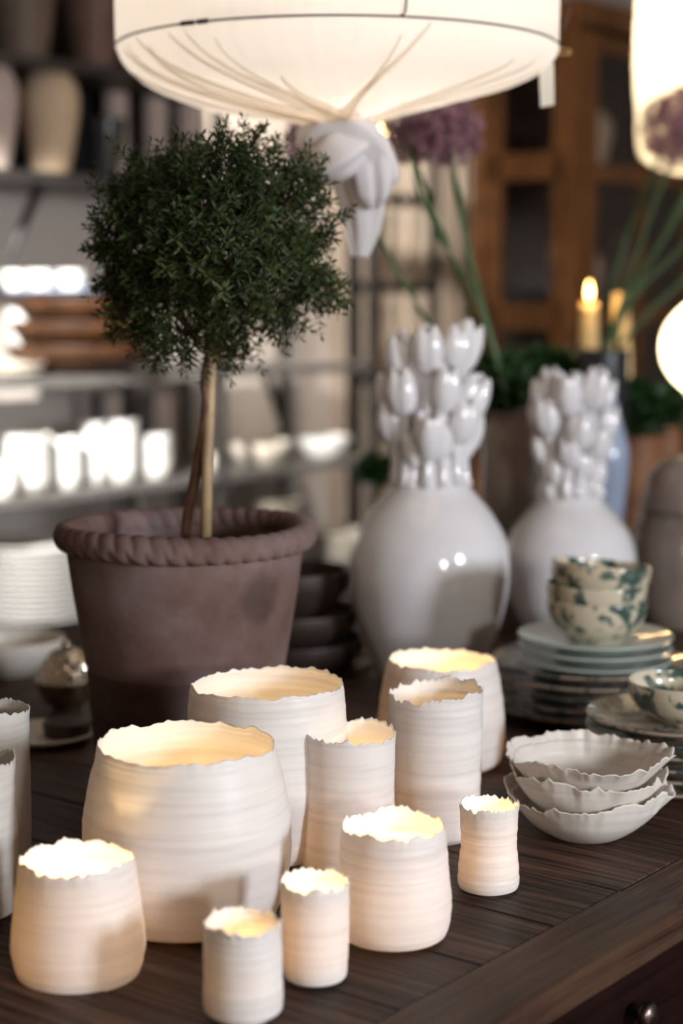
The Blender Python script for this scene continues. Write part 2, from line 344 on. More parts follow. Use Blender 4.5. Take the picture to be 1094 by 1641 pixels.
# ---------------------------------------------------------------- the table
tab_o = on_table(1094, 1459)                      # a point on its front edge
tb = thing('wooden_table', (tab_o.x, tab_o.y, 0), 'large dark brown plank table with a worn framed edge, holding the porcelain and plants', 'table', rot=ROT)
BW = 0.083; TH = 0.036
mb = MB(); x = -1.35
pl = 0.135
k0 = -10
for k in range(k0, 17):
    j = (k*7919 % 5)*0.0003
    mb.box(k*pl+0.0132, (k+1)*pl+0.0108, BW+0.0015, 1.34, TZ-0.03, TZ-j)
pk = mb.build('tabletop_planks', M['table'], tb, smooth=False)
mod = pk.modifiers.new('b', 'BEVEL'); mod.width = 0.0012; mod.segments = 1
def edge_piece(x0, x1, y0, y1, mat, z=TZ):
    # long board with a slightly chewed outer corner
    n = 90; v = []; f = []; rng = np.random.default_rng(int(abs(x0*1000))+3)
    j = np.convolve(rng.normal(0, 1, n+8), np.ones(5)/5, 'same')[4:n+4]*0.0011
    xs = np.linspace(x0, x1, n)
    sec = lambda q: [(y0+0.003+q*0.5, z-TH), (y0+q*0.3, z-TH+0.004), (y0+q*0.3, z-0.004-abs(q)), (y0+0.003+abs(q), z-0.0008), (y0+0.008, z), (y1, z), (y1, z-TH)]
    for i in range(n):
        for (yy, zz) in sec(j[i]): v.append((xs[i], yy, zz))
    for i in range(n-1):
        for k in range(7): f.append((i*7+k, (i+1)*7+k, (i+1)*7+(k+1) % 7, i*7+(k+1) % 7))
    f += [tuple(range(7))[::-1], tuple((n-1)*7+k for k in range(7))]
    return mesh_obj('edge_board', v, f, mat, tb, smooth=False)
edge_piece(-1.35, 0.0120, 0, BW, M['edge'])
edge_piece(0.0135, 2.306, 0.001, BW-0.001, M['edge2'], TZ-0.0008)
MB().box(-1.35, 2.306, 1.3415, 1.45, TZ-TH, TZ).build('edge_board', M['edge'], tb, smooth=False)
for lx in (-1.25, 2.2):
    for ly in (0.2, 1.25): MB().box(lx-0.05, lx+0.05, ly-0.05, ly+0.05, 0, TZ-TH).build('leg', M['darkwood'], tb, smooth=False)
# a dark red chest under the table
ch = thing('low_chest', (*(Vector((tab_o.x, tab_o.y, 0)) + E*0.15 + N*0.08)[:2], 0), 'dark red low chest with a round metal pull, under the plank table', 'chest', rot=ROT)
MB().box(-1.1, 0.85, 0.0, 0.8, 0.05, 0.69).build('body', M['darkred'], ch, smooth=False)
MB().box(-1.12, 0.87, -0.01, 0.81, 0.0, 0.05).build('plinth', M['darkred'], ch, smooth=False)
for k in range(3):
    x0 = -1.09+k*0.645
    for z0, z1 in ((0.07, 0.30), (0.32, 0.545), (0.565, 0.68)):
        d = MB().box(x0, x0+0.635, -0.012, 0.0, z0, z1).build('drawer', M['darkred'], ch, smooth=False)
        kn = MB().lathe([(0.0005, 0.0), (0.007, 0), (0.007, 0.012), (0.014, 0.016), (0.016, 0.022), (0.012, 0.028), (0.0005, 0.030)], 20).build('drawer_knob', M['bronze'], d)
        kn.rotation_euler = (PI/2, 0, 0); kn.location = (x0+0.31, -0.012, (z0+z1)/2-(0.006 if z0 > 0.5 else 0))

# ---------------------------------------------------------------- thin thrown porcelain with torn rims
def torn_vessel(name, cx, base_py, rows, base_hw, label, cat, mat=None, seed=1, jag=0.0035, segs=224, group=None, th=0.0026):
    """rows: (py, half width px) from the rim (first, row of the rim's centre) downwards"""
    f0 = on_table(cx, base_py); dcen = Vector((f0.x, f0.y, 0)); ln = dcen.length
    rb = base_hw/FPX*ln; Y = f0.y + rb*0.98
    x = at(cx, base_py, Y).x
    pr = []
    for py, hw in rows:
        p = at(cx, py, Y); q = at(cx+hw, py, Y); pr.append((q.x-p.x, p.z-TZ))
    pr.sort(key=lambda a: a[1])
    pts = [(rb*0.93, 0.0), (rb, 0.0025)] + [p for p in pr]
    body = catmull(pts, 12)
    rng = np.random.default_rng(seed)
    H = body[-1][1]
    prof = [(0.0005, 0.0015), (rb*0.5, 0.0012), (rb*0.85, 0.0005)]
    out = [(0.0005, 0.002, 0), (rb*0.5, 0.0015, 0), (rb*0.86, 0.0003, 0)]
    nz = np.convolve(rng.normal(0, 1, len(body)+6), [0.25, 0.5, 0.25], 'same')[3:-3]*0.00035
    outer = []
    for i, (r, z) in enumerate(body):
        wgt = max(0.0, 1-(H-z)/0.02); outer.append((r+nz[i], z, wgt*wgt))
    inner = []
    for (r, z, wg) in reversed(outer):
        if z < 0.006: continue
        t = th*(0.35 + 0.65*min(1, (H-z)/0.02)); inner.append((r-t, z, wg))
    full = out + outer + inner + [(rb*0.85, 0.005, 0), (0.0005, 0.005, 0)]
    dz = ring_noise(rng, segs, (6, 17, 48, 110), (jag*0.8, jag*0.55, jag*0.8, jag*0.6))
    dz -= dz.mean()
    el = ring_noise(rng, segs, (3, 5), (0.006, 0.004))
    v = []; n = segs
    rj = ring_noise(rng, segs, (30, 80), (0.0005, 0.0004))
    for r, z, wg in full:
        for k in range(n):
            a = 2*PI*k/n; rr = r*(1+el[k]*(z/H)) + rj[k]*wg
            v.append((rr*math.cos(a), rr*math.sin(a), z + dz[k]*wg))
    f = [(i*n+k, i*n+(k+1) % n, (i+1)*n+(k+1) % n, (i+1)*n+k) for i in range(len(full)-1) for k in range(n)]
    o = mesh_obj(name, v, f, mat or M['porc'], None, True, (x, Y, TZ))
    tag(o, label, cat, group); o['h'] = H
    return o, (x, Y), rb, H
V = {}
V['A'] = torn_vessel('candle_holder', 127, 1581, [(1374, 92), (1430, 99), (1480, 105), (1515, 107), (1545, 101), (1560, 92)], 72,
    'squat glowing porcelain candle holder with lower part bulging, at the near left table corner', 'candle holder', seed=11)
V['B'] = torn_vessel('candle_holder', 390, 1646, [(1476, 62), (1500, 62), (1550, 63), (1595, 64), (1615, 62)], 52,
    'small straight porcelain cup, nearest of all and dim inside, cut by the picture bottom', 'candle holder', seed=12, jag=0.0038)
V['C'] = torn_vessel('candle_holder', 505, 1583, [(1410, 55), (1450, 55), (1500, 54), (1545, 52), (1562, 49)], 43,
    'narrow pinkish glowing porcelain cup beside the nearest dim cup', 'candle holder', seed=13)
V['D'] = torn_vessel('candle_holder', 629, 1520, [(1321, 82), (1350, 86), (1380, 88), (1400, 90), (1440, 94), (1475, 91), (1495, 82)], 62,
    'medium rounded porcelain candle holder with ridges, in front of the two tall cylinders', 'candle holder', seed=14)
V['E'] = torn_vessel('candle_holder', 782, 1437, [(1288, 47), (1325, 46), (1348, 44.5), (1375, 47), (1400, 49), (1418, 48)], 41,
    'small waisted porcelain cup with orange glow, left of the torn bowls', 'candle holder', seed=15)
V['F'] = torn_vessel('candle_holder', 302, 1500, [(1190, 141), (1215, 147), (1250, 156), (1300, 165), (1350, 167), (1400, 162), (1440, 149), (1462, 135)], 100,
    'largest rounded white porcelain candle pot, in the middle of the left group', 'candle holder', seed=16, jag=0.003)
V['G'] = torn_vessel('candle_holder', 429, 1395, [(1094, 121), (1110, 124), (1150, 127), (1200, 129), (1270, 127), (1330, 116), (1355, 105)], 92,
    'wide porcelain candle pot with yellow interior directly in front of the terracotta pot', 'candle holder', seed=17, jag=0.003)
V['H'] = torn_vessel('candle_holder', 557, 1410, [(1172, 77), (1210, 76), (1260, 75), (1310, 76), (1365, 74), (1385, 72)], 66,
    'shorter straight porcelain cylinder with glowing interior, behind the medium rounded holder', 'candle holder', seed=18)
V['I'] = torn_vessel('candle_holder', 697, 1357, [(1106, 76), (1130, 74), (1170, 75), (1230, 73), (1290, 71), (1325, 69)], 62,
    'tallest straight porcelain cylinder with finely ridged wall and torn rim', 'candle holder', seed=19, jag=0.0045)
V['J'] = torn_vessel('candle_holder', 706, 1246, [(1056, 85), (1075, 91), (1110, 97), (1150, 101), (1185, 102), (1215, 95)], 80,
    'porcelain candle pot with sloping shoulders behind the tallest cylinder', 'candle holder', seed=20, jag=0.003)
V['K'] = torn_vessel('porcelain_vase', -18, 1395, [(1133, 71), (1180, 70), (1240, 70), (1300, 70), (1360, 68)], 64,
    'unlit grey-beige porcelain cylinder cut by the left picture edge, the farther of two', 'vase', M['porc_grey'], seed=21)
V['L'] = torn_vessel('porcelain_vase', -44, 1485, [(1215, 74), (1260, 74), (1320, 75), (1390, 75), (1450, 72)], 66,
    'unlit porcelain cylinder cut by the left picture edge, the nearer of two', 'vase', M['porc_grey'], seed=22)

# tealights in them
tl = thing('tealight', (0, 0, 0), 'tealight', 'candle', 'tealights inside the porcelain holders')
MB().lathe([(0.0005, 0.0004), (0.018, 0.0004), (0.019, 0.002), (0.019, 0.016), (0.0185, 0.016), (0.0185, 0.003), (0.0005, 0.003)], 28).build('metal_cup', M['alum'], tl)
MB().lathe([(0.0005, 0.003), (0.0182, 0.003), (0.0182, 0.012), (0.012, 0.0125), (0.0005, 0.012)], 28).build('wax', M['wax'], tl)
MB().tube([(0, 0, 0.012), (0.0005, 0, 0.019)], 0.0007, 6).build('wick', M['steel'], tl)
MB().lathe([(0.0003, 0.016), (0.003, 0.019), (0.0042, 0.024), (0.0032, 0.031), (0.0015, 0.038), (0.0002, 0.043)], 12).build('flame', M['flame'], tl)
glow = {'A': 1.0, 'B': 0.07, 'C': 0.55, 'D': 0.7, 'E': 0.42, 'F': 0.6, 'G': 0.55, 'H': 0.65, 'I': 0.25, 'J': 0.6}
words = {'A': 'the squat holder at the near left', 'B': 'the nearest small cup', 'C': 'the narrow pinkish cup', 'D': 'the medium rounded holder', 'E': 'the small waisted cup',
         'F': 'the largest rounded pot', 'G': 'the wide pot before the terracotta pot', 'H': 'the shorter straight cylinder', 'I': 'the tallest straight cylinder', 'J': 'the sloping pot behind the tallest cylinder'}
off = {'F': (-0.035, -0.03)}
for i, k in enumerate(glow):
    t = tl if i == 0 else copy_tree(tl)
    ox, oy = off.get(k, (0, 0))
    (x, y) = V[k][1]; t.location = (x+ox, y+oy, TZ+0.0056)
    t['label'] = 'lit tealight standing inside ' + words[k]
    h = V[k][3]
    L = light('tealight_light', 'POINT', (x+ox, y+oy, TZ+0.0056+0.036), glow[k], (1.0, 0.66, 0.30), 0.009)

# ---------------------------------------------------------------- three torn bowls
f0 = on_table(935, 1357); BY = f0.y+0.045; bx = at(937, 1357, BY).x
def torn_bowl(z0, R0, seed, label, wave, tilt):
    rng = np.random.default_rng(seed); n = 240
    prof = catmull([(0.0005, 0.0015), (0.030, 0.0005), (0.045, 0.004), (0.068, 0.020), (0.083, 0.038), (R0, 0.056)], 9)
    H = 0.056; t = 0.0022
    inner = [(r-t*0.8 if z > 0.03 else r-t*0.4, z+t*(1 if z < 0.045 else 0.1)) for r, z in reversed(prof)]
    dz = ring_noise(rng, n, (9, 24, 60, 120), (0.004, 0.004, 0.0030, 0.0018)); dr = ring_noise(rng, n, (5, 14, 60), (0.006, 0.003, 0.0022))
    ang_ = (np.arange(n)/n*2*PI+PI) % (2*PI)-PI; side = np.exp(-((ang_+0.1)/0.55)**2)
    dz = dz*(1+1.0*side) + ring_noise(rng, n, (70,), (0.003,))*side; dr = dr + side*(0.005+ring_noise(rng, n, (46,), (0.005,)))
    v = []
    full = prof + inner
    for r, z in full:
        wg = max(0, (z-0.012)/0.044)**1.6; w2 = max(0, (z-0.04)/0.016)
        for k in range(n):
            a = 2*PI*k/n; rr = max(r + (dr[k]+wave*math.sin(5*a+seed))*wg, 0.0003)
            v.append((rr*math.cos(a), rr*math.sin(a), z + dz[k]*w2 + 0.003*wg*math.sin(3*a+seed)))
    f = [(i*n+k, i*n+(k+1) % n, (i+1)*n+(k+1) % n, (i+1)*n+k) for i in range(len(full)-1) for k in range(n)]
    o = mesh_obj('torn_bowl', v, f, M['torn'], None, True, (bx, BY, TZ+z0)); o.rotation_euler = (0, tilt, 0)
    return tag(o, label, 'bowl', 'torn-rimmed porcelain bowls in a nested stack')
torn_bowl(0.0, 0.094, 31, 'lowest of the three torn-edged porcelain bowls, standing on the table', 0.002, 0.0)
torn_bowl(0.025, 0.094, 32, 'middle bowl of the three torn-edged porcelain bowls', 0.003, 0.02)
torn_bowl(0.049, 0.095, 33, 'topmost torn-edged porcelain bowl, its cream inside showing', 0.003, -0.01)

# ---------------------------------------------------------------- plates and splattered bowls
def plate_mesh(r, h=0.018, t=0.005, foot=0.55):
    p = catmull([(0.0005, 0.003), (r*foot*0.9, 0.003), (r*foot, 0.0), (r*foot*1.06, 0.0035), (r*0.82, h*0.55), (r, h)], 6)
    q = [(r-0.001, h+t*0.5)] + catmull([(r*0.985, h+t*0.45), (r*0.83, h*0.55+t), (r*foot*1.06, 0.004+t), (r*foot*0.8, 0.003+t), (0.0005, 0.003+t)], 6)
    return p+q
def stack(name, n, prof, dz, loc, mat, labels, cat, group, jitter=0.002, tilt=0.0, seg=72, scales=None):
    objs = []; base = None
    for i in range(n):
        if base is None:
            o = MB().lathe(prof, seg).build(name, mat); base = o
        else:
            o = base.copy(); C.objects.link(o)
        rj = random.Random(int(loc[0]*1000)+i)
        o.location = (loc[0]+rj.uniform(-jitter, jitter), loc[1]+rj.uniform(-jitter, jitter), loc[2]+dz*i)
        o.rotation_euler = (rj.uniform(-1, 1)*tilt, rj.uniform(-1, 1)*tilt, rj.uniform(0, 6))
        if scales: o.scale = (scales[i],)*2 + (1,)
        tag(o, labels[i] if isinstance(labels, list) else labels, cat, group); objs.append(o)
    return objs
PY = on_table(940, 1176).y + 0.115; pxx = at(941, 1150, PY).x
ordw = ['bottom', 'second from the bottom', 'third from the bottom', 'fourth from the bottom', 'topmost']
stack('dinner_plate', 5, plate_mesh(0.150, 0.022, 0.008), 0.0165, (pxx, PY, TZ), M['splat_plate'],
      [w_+' brown-edged speckled dinner plate of the large stack below the pale green plates' for w_ in ('bottom', 'second lowest', 'third', 'fourth', 'topmost')], 'plate', 'speckled dinner plates in the large stack')
gz = TZ+0.0165*4+0.008; gx = at(953, 1040, PY-0.01).x
stack('side_plate', 3, plate_mesh(0.119, 0.016, 0.006), 0.017, (gx, PY-0.005, gz+0.004), M['palegreen'],
      ['lowest pale green glazed plate of three', 'middle pale green glazed plate of three', 'top pale green glazed plate, carrying the splattered bowls'], 'plate', 'pale green plates')
def bowl_prof(r, h, foot=0.45, t=0.0035):
    return catmull([(0.0005, 0.003), (r*foot*0.8, 0.003), (r*foot, 0.0), (r*foot*1.12, 0.003), (r*0.82, h*0.33), (r*0.97, h*0.68), (r, h)], 7) + \
        catmull([(r-t*0.4, h+t*0.3), (r-t, h-0.002), (r*0.97-t, h*0.68), (r*0.80-t*0.6, h*0.34+t*0.6), (r*foot, 0.0075), (0.0005, 0.007)], 7)
bz = gz+0.004+0.017*2+0.0075
bl = stack('splatter_bowl', 3, bowl_prof(0.077, 0.066), 0.025, (gx+0.002, PY-0.008, bz), M['splat'],
      ['lowest green splattered cream bowl on the pale green plates', 'middle green splattered cream bowl of the three stacked', 'top green splattered cream bowl of the three stacked, inside showing'], 'bowl', 'splattered bowls stacked on the plates', 0.001, 0.0)
bl[2].rotation_euler = (0.0, 0.10, 0.6); bl[2].location.z += 0.004
# second place set at the right edge
QY = on_table(1085, 1292).y + 0.10; qx = at(1088, 1230, QY).x
stack('plate', 6, plate_mesh(0.124, 0.018, 0.007), 0.0155, (qx, QY, TZ), M['splat_plate'],
      [a+' speckled plate of the stack cut by the right picture edge' for a in ('bottom', 'second lowest', 'third lowest', 'fourth lowest', 'fifth lowest', 'topmost')], 'plate', 'speckled plates at the right edge', 0.003)
o = MB().lathe(bowl_prof(0.072, 0.055), 72).build('splatter_bowl', M['splat'], loc=(qx+0.002, QY, TZ+0.0155*5+0.009))
tag(o, 'green splattered cream bowl on the plates at the right picture edge', 'bowl')

# ---------------------------------------------------------------- tulip vases
def bud_mesh():
    n = 30; v = []; f = []
    prof = [(0.02, 0.0), (0.20, 0.04), (0.36, 0.16), (0.46, 0.34), (0.48, 0.52), (0.44, 0.70), (0.36, 0.86), (0.27, 0.99), (0.20, 1.02), (0.27, 0.9), (0.33, 0.7), (0.3, 0.45), (0.02, 0.3)]
    for i, (r, z) in enumerate(prof):
        for k in range(n):
            a = 2*PI*k/n; lob = abs(math.cos(1.5*a)); top = max(0, (z-0.55)/0.45)
            rr = r*(0.84+0.20*lob**0.7) + 0.03*top*lob
            zz = z - (0.16*(1-lob)*top if i <= 9 else 0)
            v.append((rr*math.cos(a), rr*math.sin(a), zz))
    f = [(i*n+k, i*n+(k+1) % n, (i+1)*n+(k+1) % n, (i+1)*n+k) for i in range(len(prof)-1) for k in range(n)]
    return v, f
BV, BF = bud_mesh()
def tulip_vase(cx, base_py, body_rows, base_hw, S, label, rowsdef, seed, cxt):
    rng = random.Random(seed)
    f0 = on_table(cx, base_py); rb = base_hw/FPX*f0.y; Y = f0.y+rb
    x0 = at(cx, base_py, Y).x
    P = sorted([(at(cx+hw, py, Y).x-x0*at(cx, py, Y).x/x0, at(cx, py, Y).z-TZ) for py, hw in body_rows], key=lambda a: a[1])
    body = catmull([(0.0005, 0.0), (rb*0.9, 0.0), (rb, 0.006)] + P, 12)
    zn = body[-1][1]; rn = body[-1][0]
    neck = [(rn*0.86, zn+0.05*S), (rn*0.80, zn+0.14*S), (rn*0.9, zn+0.20*S), (rn*0.80, zn+0.20*S), (rn*0.72, zn+0.1*S), (rn*0.74, zn-0.02)]
    root = thing('tulip_vase', (x0, Y, TZ), label, 'vase')
    MB().lathe(body + neck, 72).build('body', M['glaze'], root)
    for (py, radpx, hpx, cnt, ph) in rowsdef:
        zc = at(cx, py, Y).z-TZ; rad = radpx/FPX*Y; h = hpx/FPX*Y
        for k in range(cnt):
            a = 2*PI*(k+ph)/cnt + rng.uniform(-0.12, 0.12); hh = h*rng.uniform(0.85, 1.15); dzr = rng.uniform(-0.014, 0.014)
            lean = rng.uniform(0.08, 0.42)
            ax = Vector((math.cos(a)*math.sin(lean), math.sin(a)*math.sin(lean), math.cos(lean)))
            q = ax.to_track_quat('Z', 'Y').to_matrix(); c = Vector((rad*math.cos(a), rad*math.sin(a), zc+dzr))
            bot = c - ax*hh*0.5; spin = rng.uniform(0, 6); cs, sn = math.cos(spin), math.sin(spin)
            vs = [bot + q @ (Vector((vx*cs-vy*sn, vx*sn+vy*cs, vz))*hh*1.0*1) for vx, vy, vz in [(b[0]*0.66, b[1]*0.66, b[2]) for b in BV]]
            m = MB().add(vs, BF)
            e0 = Vector((rn*1.06*math.cos(a), rn*1.06*math.sin(a), zn-0.012*S))
            mid = Vector((rn*0.95*math.cos(a), rn*0.95*math.sin(a), (e0.z+bot.z)/2))
            pth = [(1-t)**2*e0 + 2*t*(1-t)*mid + t*t*(bot+ax*0.006) for t in [i/8 for i in range(9)]]
            m.tube(pth, [0.0105*S]+[0.0075*S]*7+[0.009*S], 10)
            m.build('tulip', M['glaze'], root)
    return root, (x0, Y)
_, T1 = tulip_vase(687, 1096, [(1085, 74), (1050, 92), (1000, 113), (950, 125), (905, 128), (860, 120), (820, 98), (790, 72), (765, 56)], 68, 1.0,
    'large white glazed vase ringed with ceramic tulips, nearer and bigger of two', [(568, 54, 88, 6, 0.30), (630, 64, 84, 6, 0.82), (684, 64, 76, 6, 0.34), (716, 52, 62, 6, 0.86)], 5, 690)
_, T2 = tulip_vase(910, 1042, [(1030, 60), (1000, 76), (960, 95), (920, 104), (885, 105), (850, 93), (825, 74), (805, 56), (785, 46)], 56, 0.85,
    'smaller white glazed vase ringed with ceramic tulips, behind the splattered bowls', [(628, 50, 68, 6, 0.2), (676, 54, 64, 6, 0.7), (720, 52, 60, 6, 0.25), (752, 42, 50, 6, 0.78)], 9, 905)

# ---------------------------------------------------------------- topiary
f0 = on_table(298, 1276); PTY = f0.y+0.11; ptx = at(298, 1000, PTY).x
def pz(py): return at(298, py, PTY).z-TZ
def pr_(hw): return hw/FPX*PTY*1.005
STAIN = (at(425, 945, PTY).x-ptx, -math.sqrt(max(0, pr_(183)**2-(at(425, 945, PTY).x-ptx)**2)), pz(945)+0.005)
M['terra'] = terracotta()
pot = thing('terracotta_pot', (ptx, PTY, TZ), 'large aged terracotta pot with a rope-twist rim, round dark stain on its side', 'plant pot')
zr = pz(856)
prof = [(0.0005, 0.0)] + catmull([(pr_(122), 0.0), (pr_(125), 0.004), (pr_(147), pz(1150)), (pr_(163), pz(1050)), (pr_(180), pz(950)), (pr_(191), zr-0.012), (pr_(195), zr-0.004)], 6) + \
    [(pr_(195), zr+0.01), (pr_(178), zr+0.01), (pr_(174), zr-0.03), (pr_(150), 0.03), (0.0005, 0.03)]
MB().lathe(prof, 96).build('body', M['terra'], pot)
nr, ns_ = 420, 20; v = []; R1 = pr_(192); rs = 0.0166
for i in range(nr):
    a = 2*PI*i/nr
    for k in range(ns_):
        ph = 2*PI*k/ns_
        tw = 44*a + 1.5*ph
        g = abs(math.sin(tw/2)); rr = rs*(0.80+0.24*g**0.45)*(1+0.05*math.sin(3*a+1))
        v.append(((R1+rr*math.cos(ph)*0.95)*math.cos(a), (R1+rr*math.cos(ph)*0.95)*math.sin(a), zr+rr*1.08*math.sin(ph)+0.0015*math.sin(2*a)))
f = [(i*ns_+k, ((i+1) % nr)*ns_+k, ((i+1) % nr)*ns_+(k+1) % ns_, i*ns_+(k+1) % ns_) for i in range(nr) for k in range(ns_)]
mesh_obj('rope_rim', v, f, M['terra'], pot)
top = thing('topiary_tree', (ptx, PTY, TZ+zr-0.045), 'dark green leafy ball topiary on a thin stem, growing in the terracotta pot', 'plant')
z00 = TZ+zr-0.045
MB().lathe([(0.0005, 0.006), (0.08, 0.004), (pr_(172), 0.0), (pr_(165), -0.02), (0.0005, -0.02)], 48).build('soil', M['soil'], top)
def loc_(px, py, dy=0.0):
    p = at(px, py, PTY+dy); return Vector((p.x-ptx, dy, p.z-z00))
MB().tube([loc_(328, 880, -0.02)-Vector((0, 0, 0.03)), loc_(332, 740, -0.015), loc_(338, 600, -0.01), loc_(342, 480)], [0.0078, 0.0076, 0.0072, 0.006], 14).build('support_cane', M['bamboo'], top)
tr = MB().tube(catmull([loc_(296, 880, 0.01)-Vector((0, 0, 0.03)), loc_(300, 830, 0.01), loc_(318, 740, 0.0), loc_(331, 660, -0.012), loc_(328, 610, -0.01), loc_(336, 560, -0.005), loc_(350, 480), loc_(345, 400)], 6),
    [0.0075]*20+[0.006]*20+[0.005]*3, 12)
bc = loc_(349, 400); bc.y = 0
rgen = random.Random(3)
def rdir(r):
    z = r.uniform(-1, 1); a = r.uniform(0, 2*PI); q = math.sqrt(1-z*z); return Vector((q*math.cos(a), q*math.sin(a), z))
RX, RZ = 0.177, 0.163
for i in range(46):
    d = rdir(rgen); e = Vector((d.x*RX, d.y*RX, d.z*RZ))*0.85
    st = loc_(338, 570) if i % 2 else loc_(347, 470)
    md = st.lerp(bc+e, 0.5) + rdir(rgen)*0.015
    tr.tube([st, md, bc+e], [0.003, 0.0018, 0.0009], 5)
tr.build('trunk', M['bark'], top)
def add_leaf(m, p, d, up, L, W):
    d = d.normalized(); s = d.cross(up)
    if s.length < 1e-4: s = d.orthogonal()
    s.normalize(); nrm = s.cross(d)
    a = p + d*L*0.35; b = p+d*L*0.7 - nrm*L*0.05; t = p+d*L - nrm*L*0.14
    vs = [p, a+s*W*0.45+nrm*W*0.22, a, a-s*W*0.45+nrm*W*0.22, b+s*W*0.34+nrm*W*0.15, b, b-s*W*0.34+nrm*W*0.15, t]
    m.add(vs, [(0, 1, 2), (0, 2, 3), (1, 4, 5, 2), (2, 5, 6, 3), (4, 7, 5), (5, 7, 6)])
fol = MB()
def lump(d): return 1 + 0.06*math.sin(3.1*d.x+5*d.z+1) + 0.05*math.sin(6.3*d.y+4*d.x) + 0.05*math.sin(7*d.z+2.2*d.x+2)
NSP = 1150
for i in range(NSP):
    d = rdir(rgen)
    if rgen.random() < 0.75 and d.y > 0.35: d.y = -d.y
    inner = rgen.random() < 0.25
    rad = (rgen.uniform(0.45, 0.75) if inner else rgen.uniform(0.80, 1.0)*lump(d))
    if d.z < -0.55 and rgen.random() < 0.25: continue
    tip = bc + Vector((d.x*RX, d.y*RX, d.z*RZ))*rad
    if rgen.random() < 0.10: tip += d*rgen.uniform(0.008, 0.028)
    g = (d + Vector((0, 0, 0.35)) + rdir(rgen)*0.75).normalized()
    if d.z < -0.3: g = (d + Vector((0, 0, -0.25)) + rdir(rgen)*0.6).normalized()
    Ls = rgen.uniform(0.03, 0.055); base = tip - g*Ls; bend = rdir(rgen)*0.004
    k = rgen.randint(5, 8); pts = [base, base.lerp(tip, 0.5)+bend, tip]
    fol.tube(pts, [0.0008, 0.0007, 0.0004], 3, cap=False)
    s1 = g.orthogonal().normalized(); s2 = g.cross(s1)
    for j in range(k):
        t = (j+0.6)/k; p = pts[0].lerp(pts[1], t*2) if t < 0.5 else pts[1].lerp(pts[2], t*2-1)
        ang = (j % 2)*PI/2 + rgen.uniform(-0.3, 0.3)
        for sg in (1, -1):
            o_ = (s1*math.cos(ang)+s2*math.sin(ang))*sg
            dd = (o_*0.95 + g*rgen.uniform(0.25, 0.7)).normalized()
            sz = rgen.uniform(0.75, 1.15)*(1.0 - 0.35*t)
            add_leaf(fol, p, dd, g, 0.0208*sz, 0.0062*sz)
    for q in range(2): add_leaf(fol, tip, (g+rdir(rgen)*0.3), s1, 0.010, 0.0034)
fol.build('foliage', M['leaf'], top)

# ---------------------------------------------------------------- cloth pendant lamp
LY = 2.72; lcx = at(540, 75, LY).x; zring = at(540, 81, LY).z
lamp = thing('pendant_lamp', (lcx, LY, zring), 'large glowing white cloth pendant lamp gathered into a knot below', 'lamp')
RL = 343/FPX*LY
rngl = np.random.default_rng(4)
def lrow(py, hw): return (hw/FPX*LY, at(540, py, LY).z-zring)
low = catmull([(RL, 0.0), lrow(104, 333), lrow(133, 303), lrow(158, 252), lrow(177, 194), lrow(189, 137), lrow(197, 86), lrow(203, 44), lrow(212, 24)], 8)
up = [(RL*1.0, 0.36), (RL*1.004, 0.25), (RL*1.004, 0.12), (RL*1.001, 0.03)]
full = up + low; n = 360; v = []
tie = Vector((at(556, 198, LY).x-lcx, 0, 0))
def sag(z, a, t): return z*(1-0.20*max(0, math.cos(a))*math.sin(PI*min(1, t*1.15))) if t > 0 else z
folds = []
for k in range(46):
    folds.append((rngl.uniform(0, 2*PI), rngl.uniform(0.02, 0.07), rngl.uniform(0.3, 1.0), rngl.uniform(-0.5, 0.5), rngl.uniform(0.05, 0.5)))
for i, (r, z) in enumerate(full):
    t = 0 if i < len(up) else (i-len(up))/(len(full)-len(up)-1)
    rho = r/RL
    for k in range(n):
        a = 2*PI*k/n; h = 0
        for (fa, fw, fh, twst, st) in folds:
            da = (a-fa-twst*(1-rho)+PI) % (2*PI)-PI
            wdt = fw*(0.35+0.65/max(rho, 0.25))
            amp = fh*(max(0, t-st)/(1-st))**0.8 if i >= len(up) else 0
            h += amp*math.exp(-(da/wdt)**2)
        fine = 0.0006*math.sin(61*a+3)+0.0005*math.sin(97*a+t*2)
        if i < len(up): fine *= 1.0; 
        h = h*0.020*min(1, rho*3+0.15)
        sx = tie.x*(t**2)
        rr = r + fine - h*0.35*(1-rho) - (0.004*math.sin(4*a)*(t > 0))
        v.append((rr*math.cos(a)+sx, rr*math.sin(a), sag(z, a, t) + h))
f = [(i*n+k, (i+1)*n+k, (i+1)*n+(k+1) % n, i*n+(k+1) % n) for i in range(len(full)-1) for k in range(n)]
mesh_obj('cloth_shade', v, f, M['cloth'], lamp)
def surf(a, t):
    # point on the gathered underside: t 0 at the ring, 1 at the tie
    i = t*(len(low)-1); i0 = min(int(i), len(low)-2); fr_ = i-i0
    r = low[i0][0]*(1-fr_)+low[i0+1][0]*fr_; z = low[i0][1]*(1-fr_)+low[i0+1][1]*fr_
    return Vector((r*math.cos(a)+tie.x*t*t, r*math.sin(a), sag(z, a, t)))
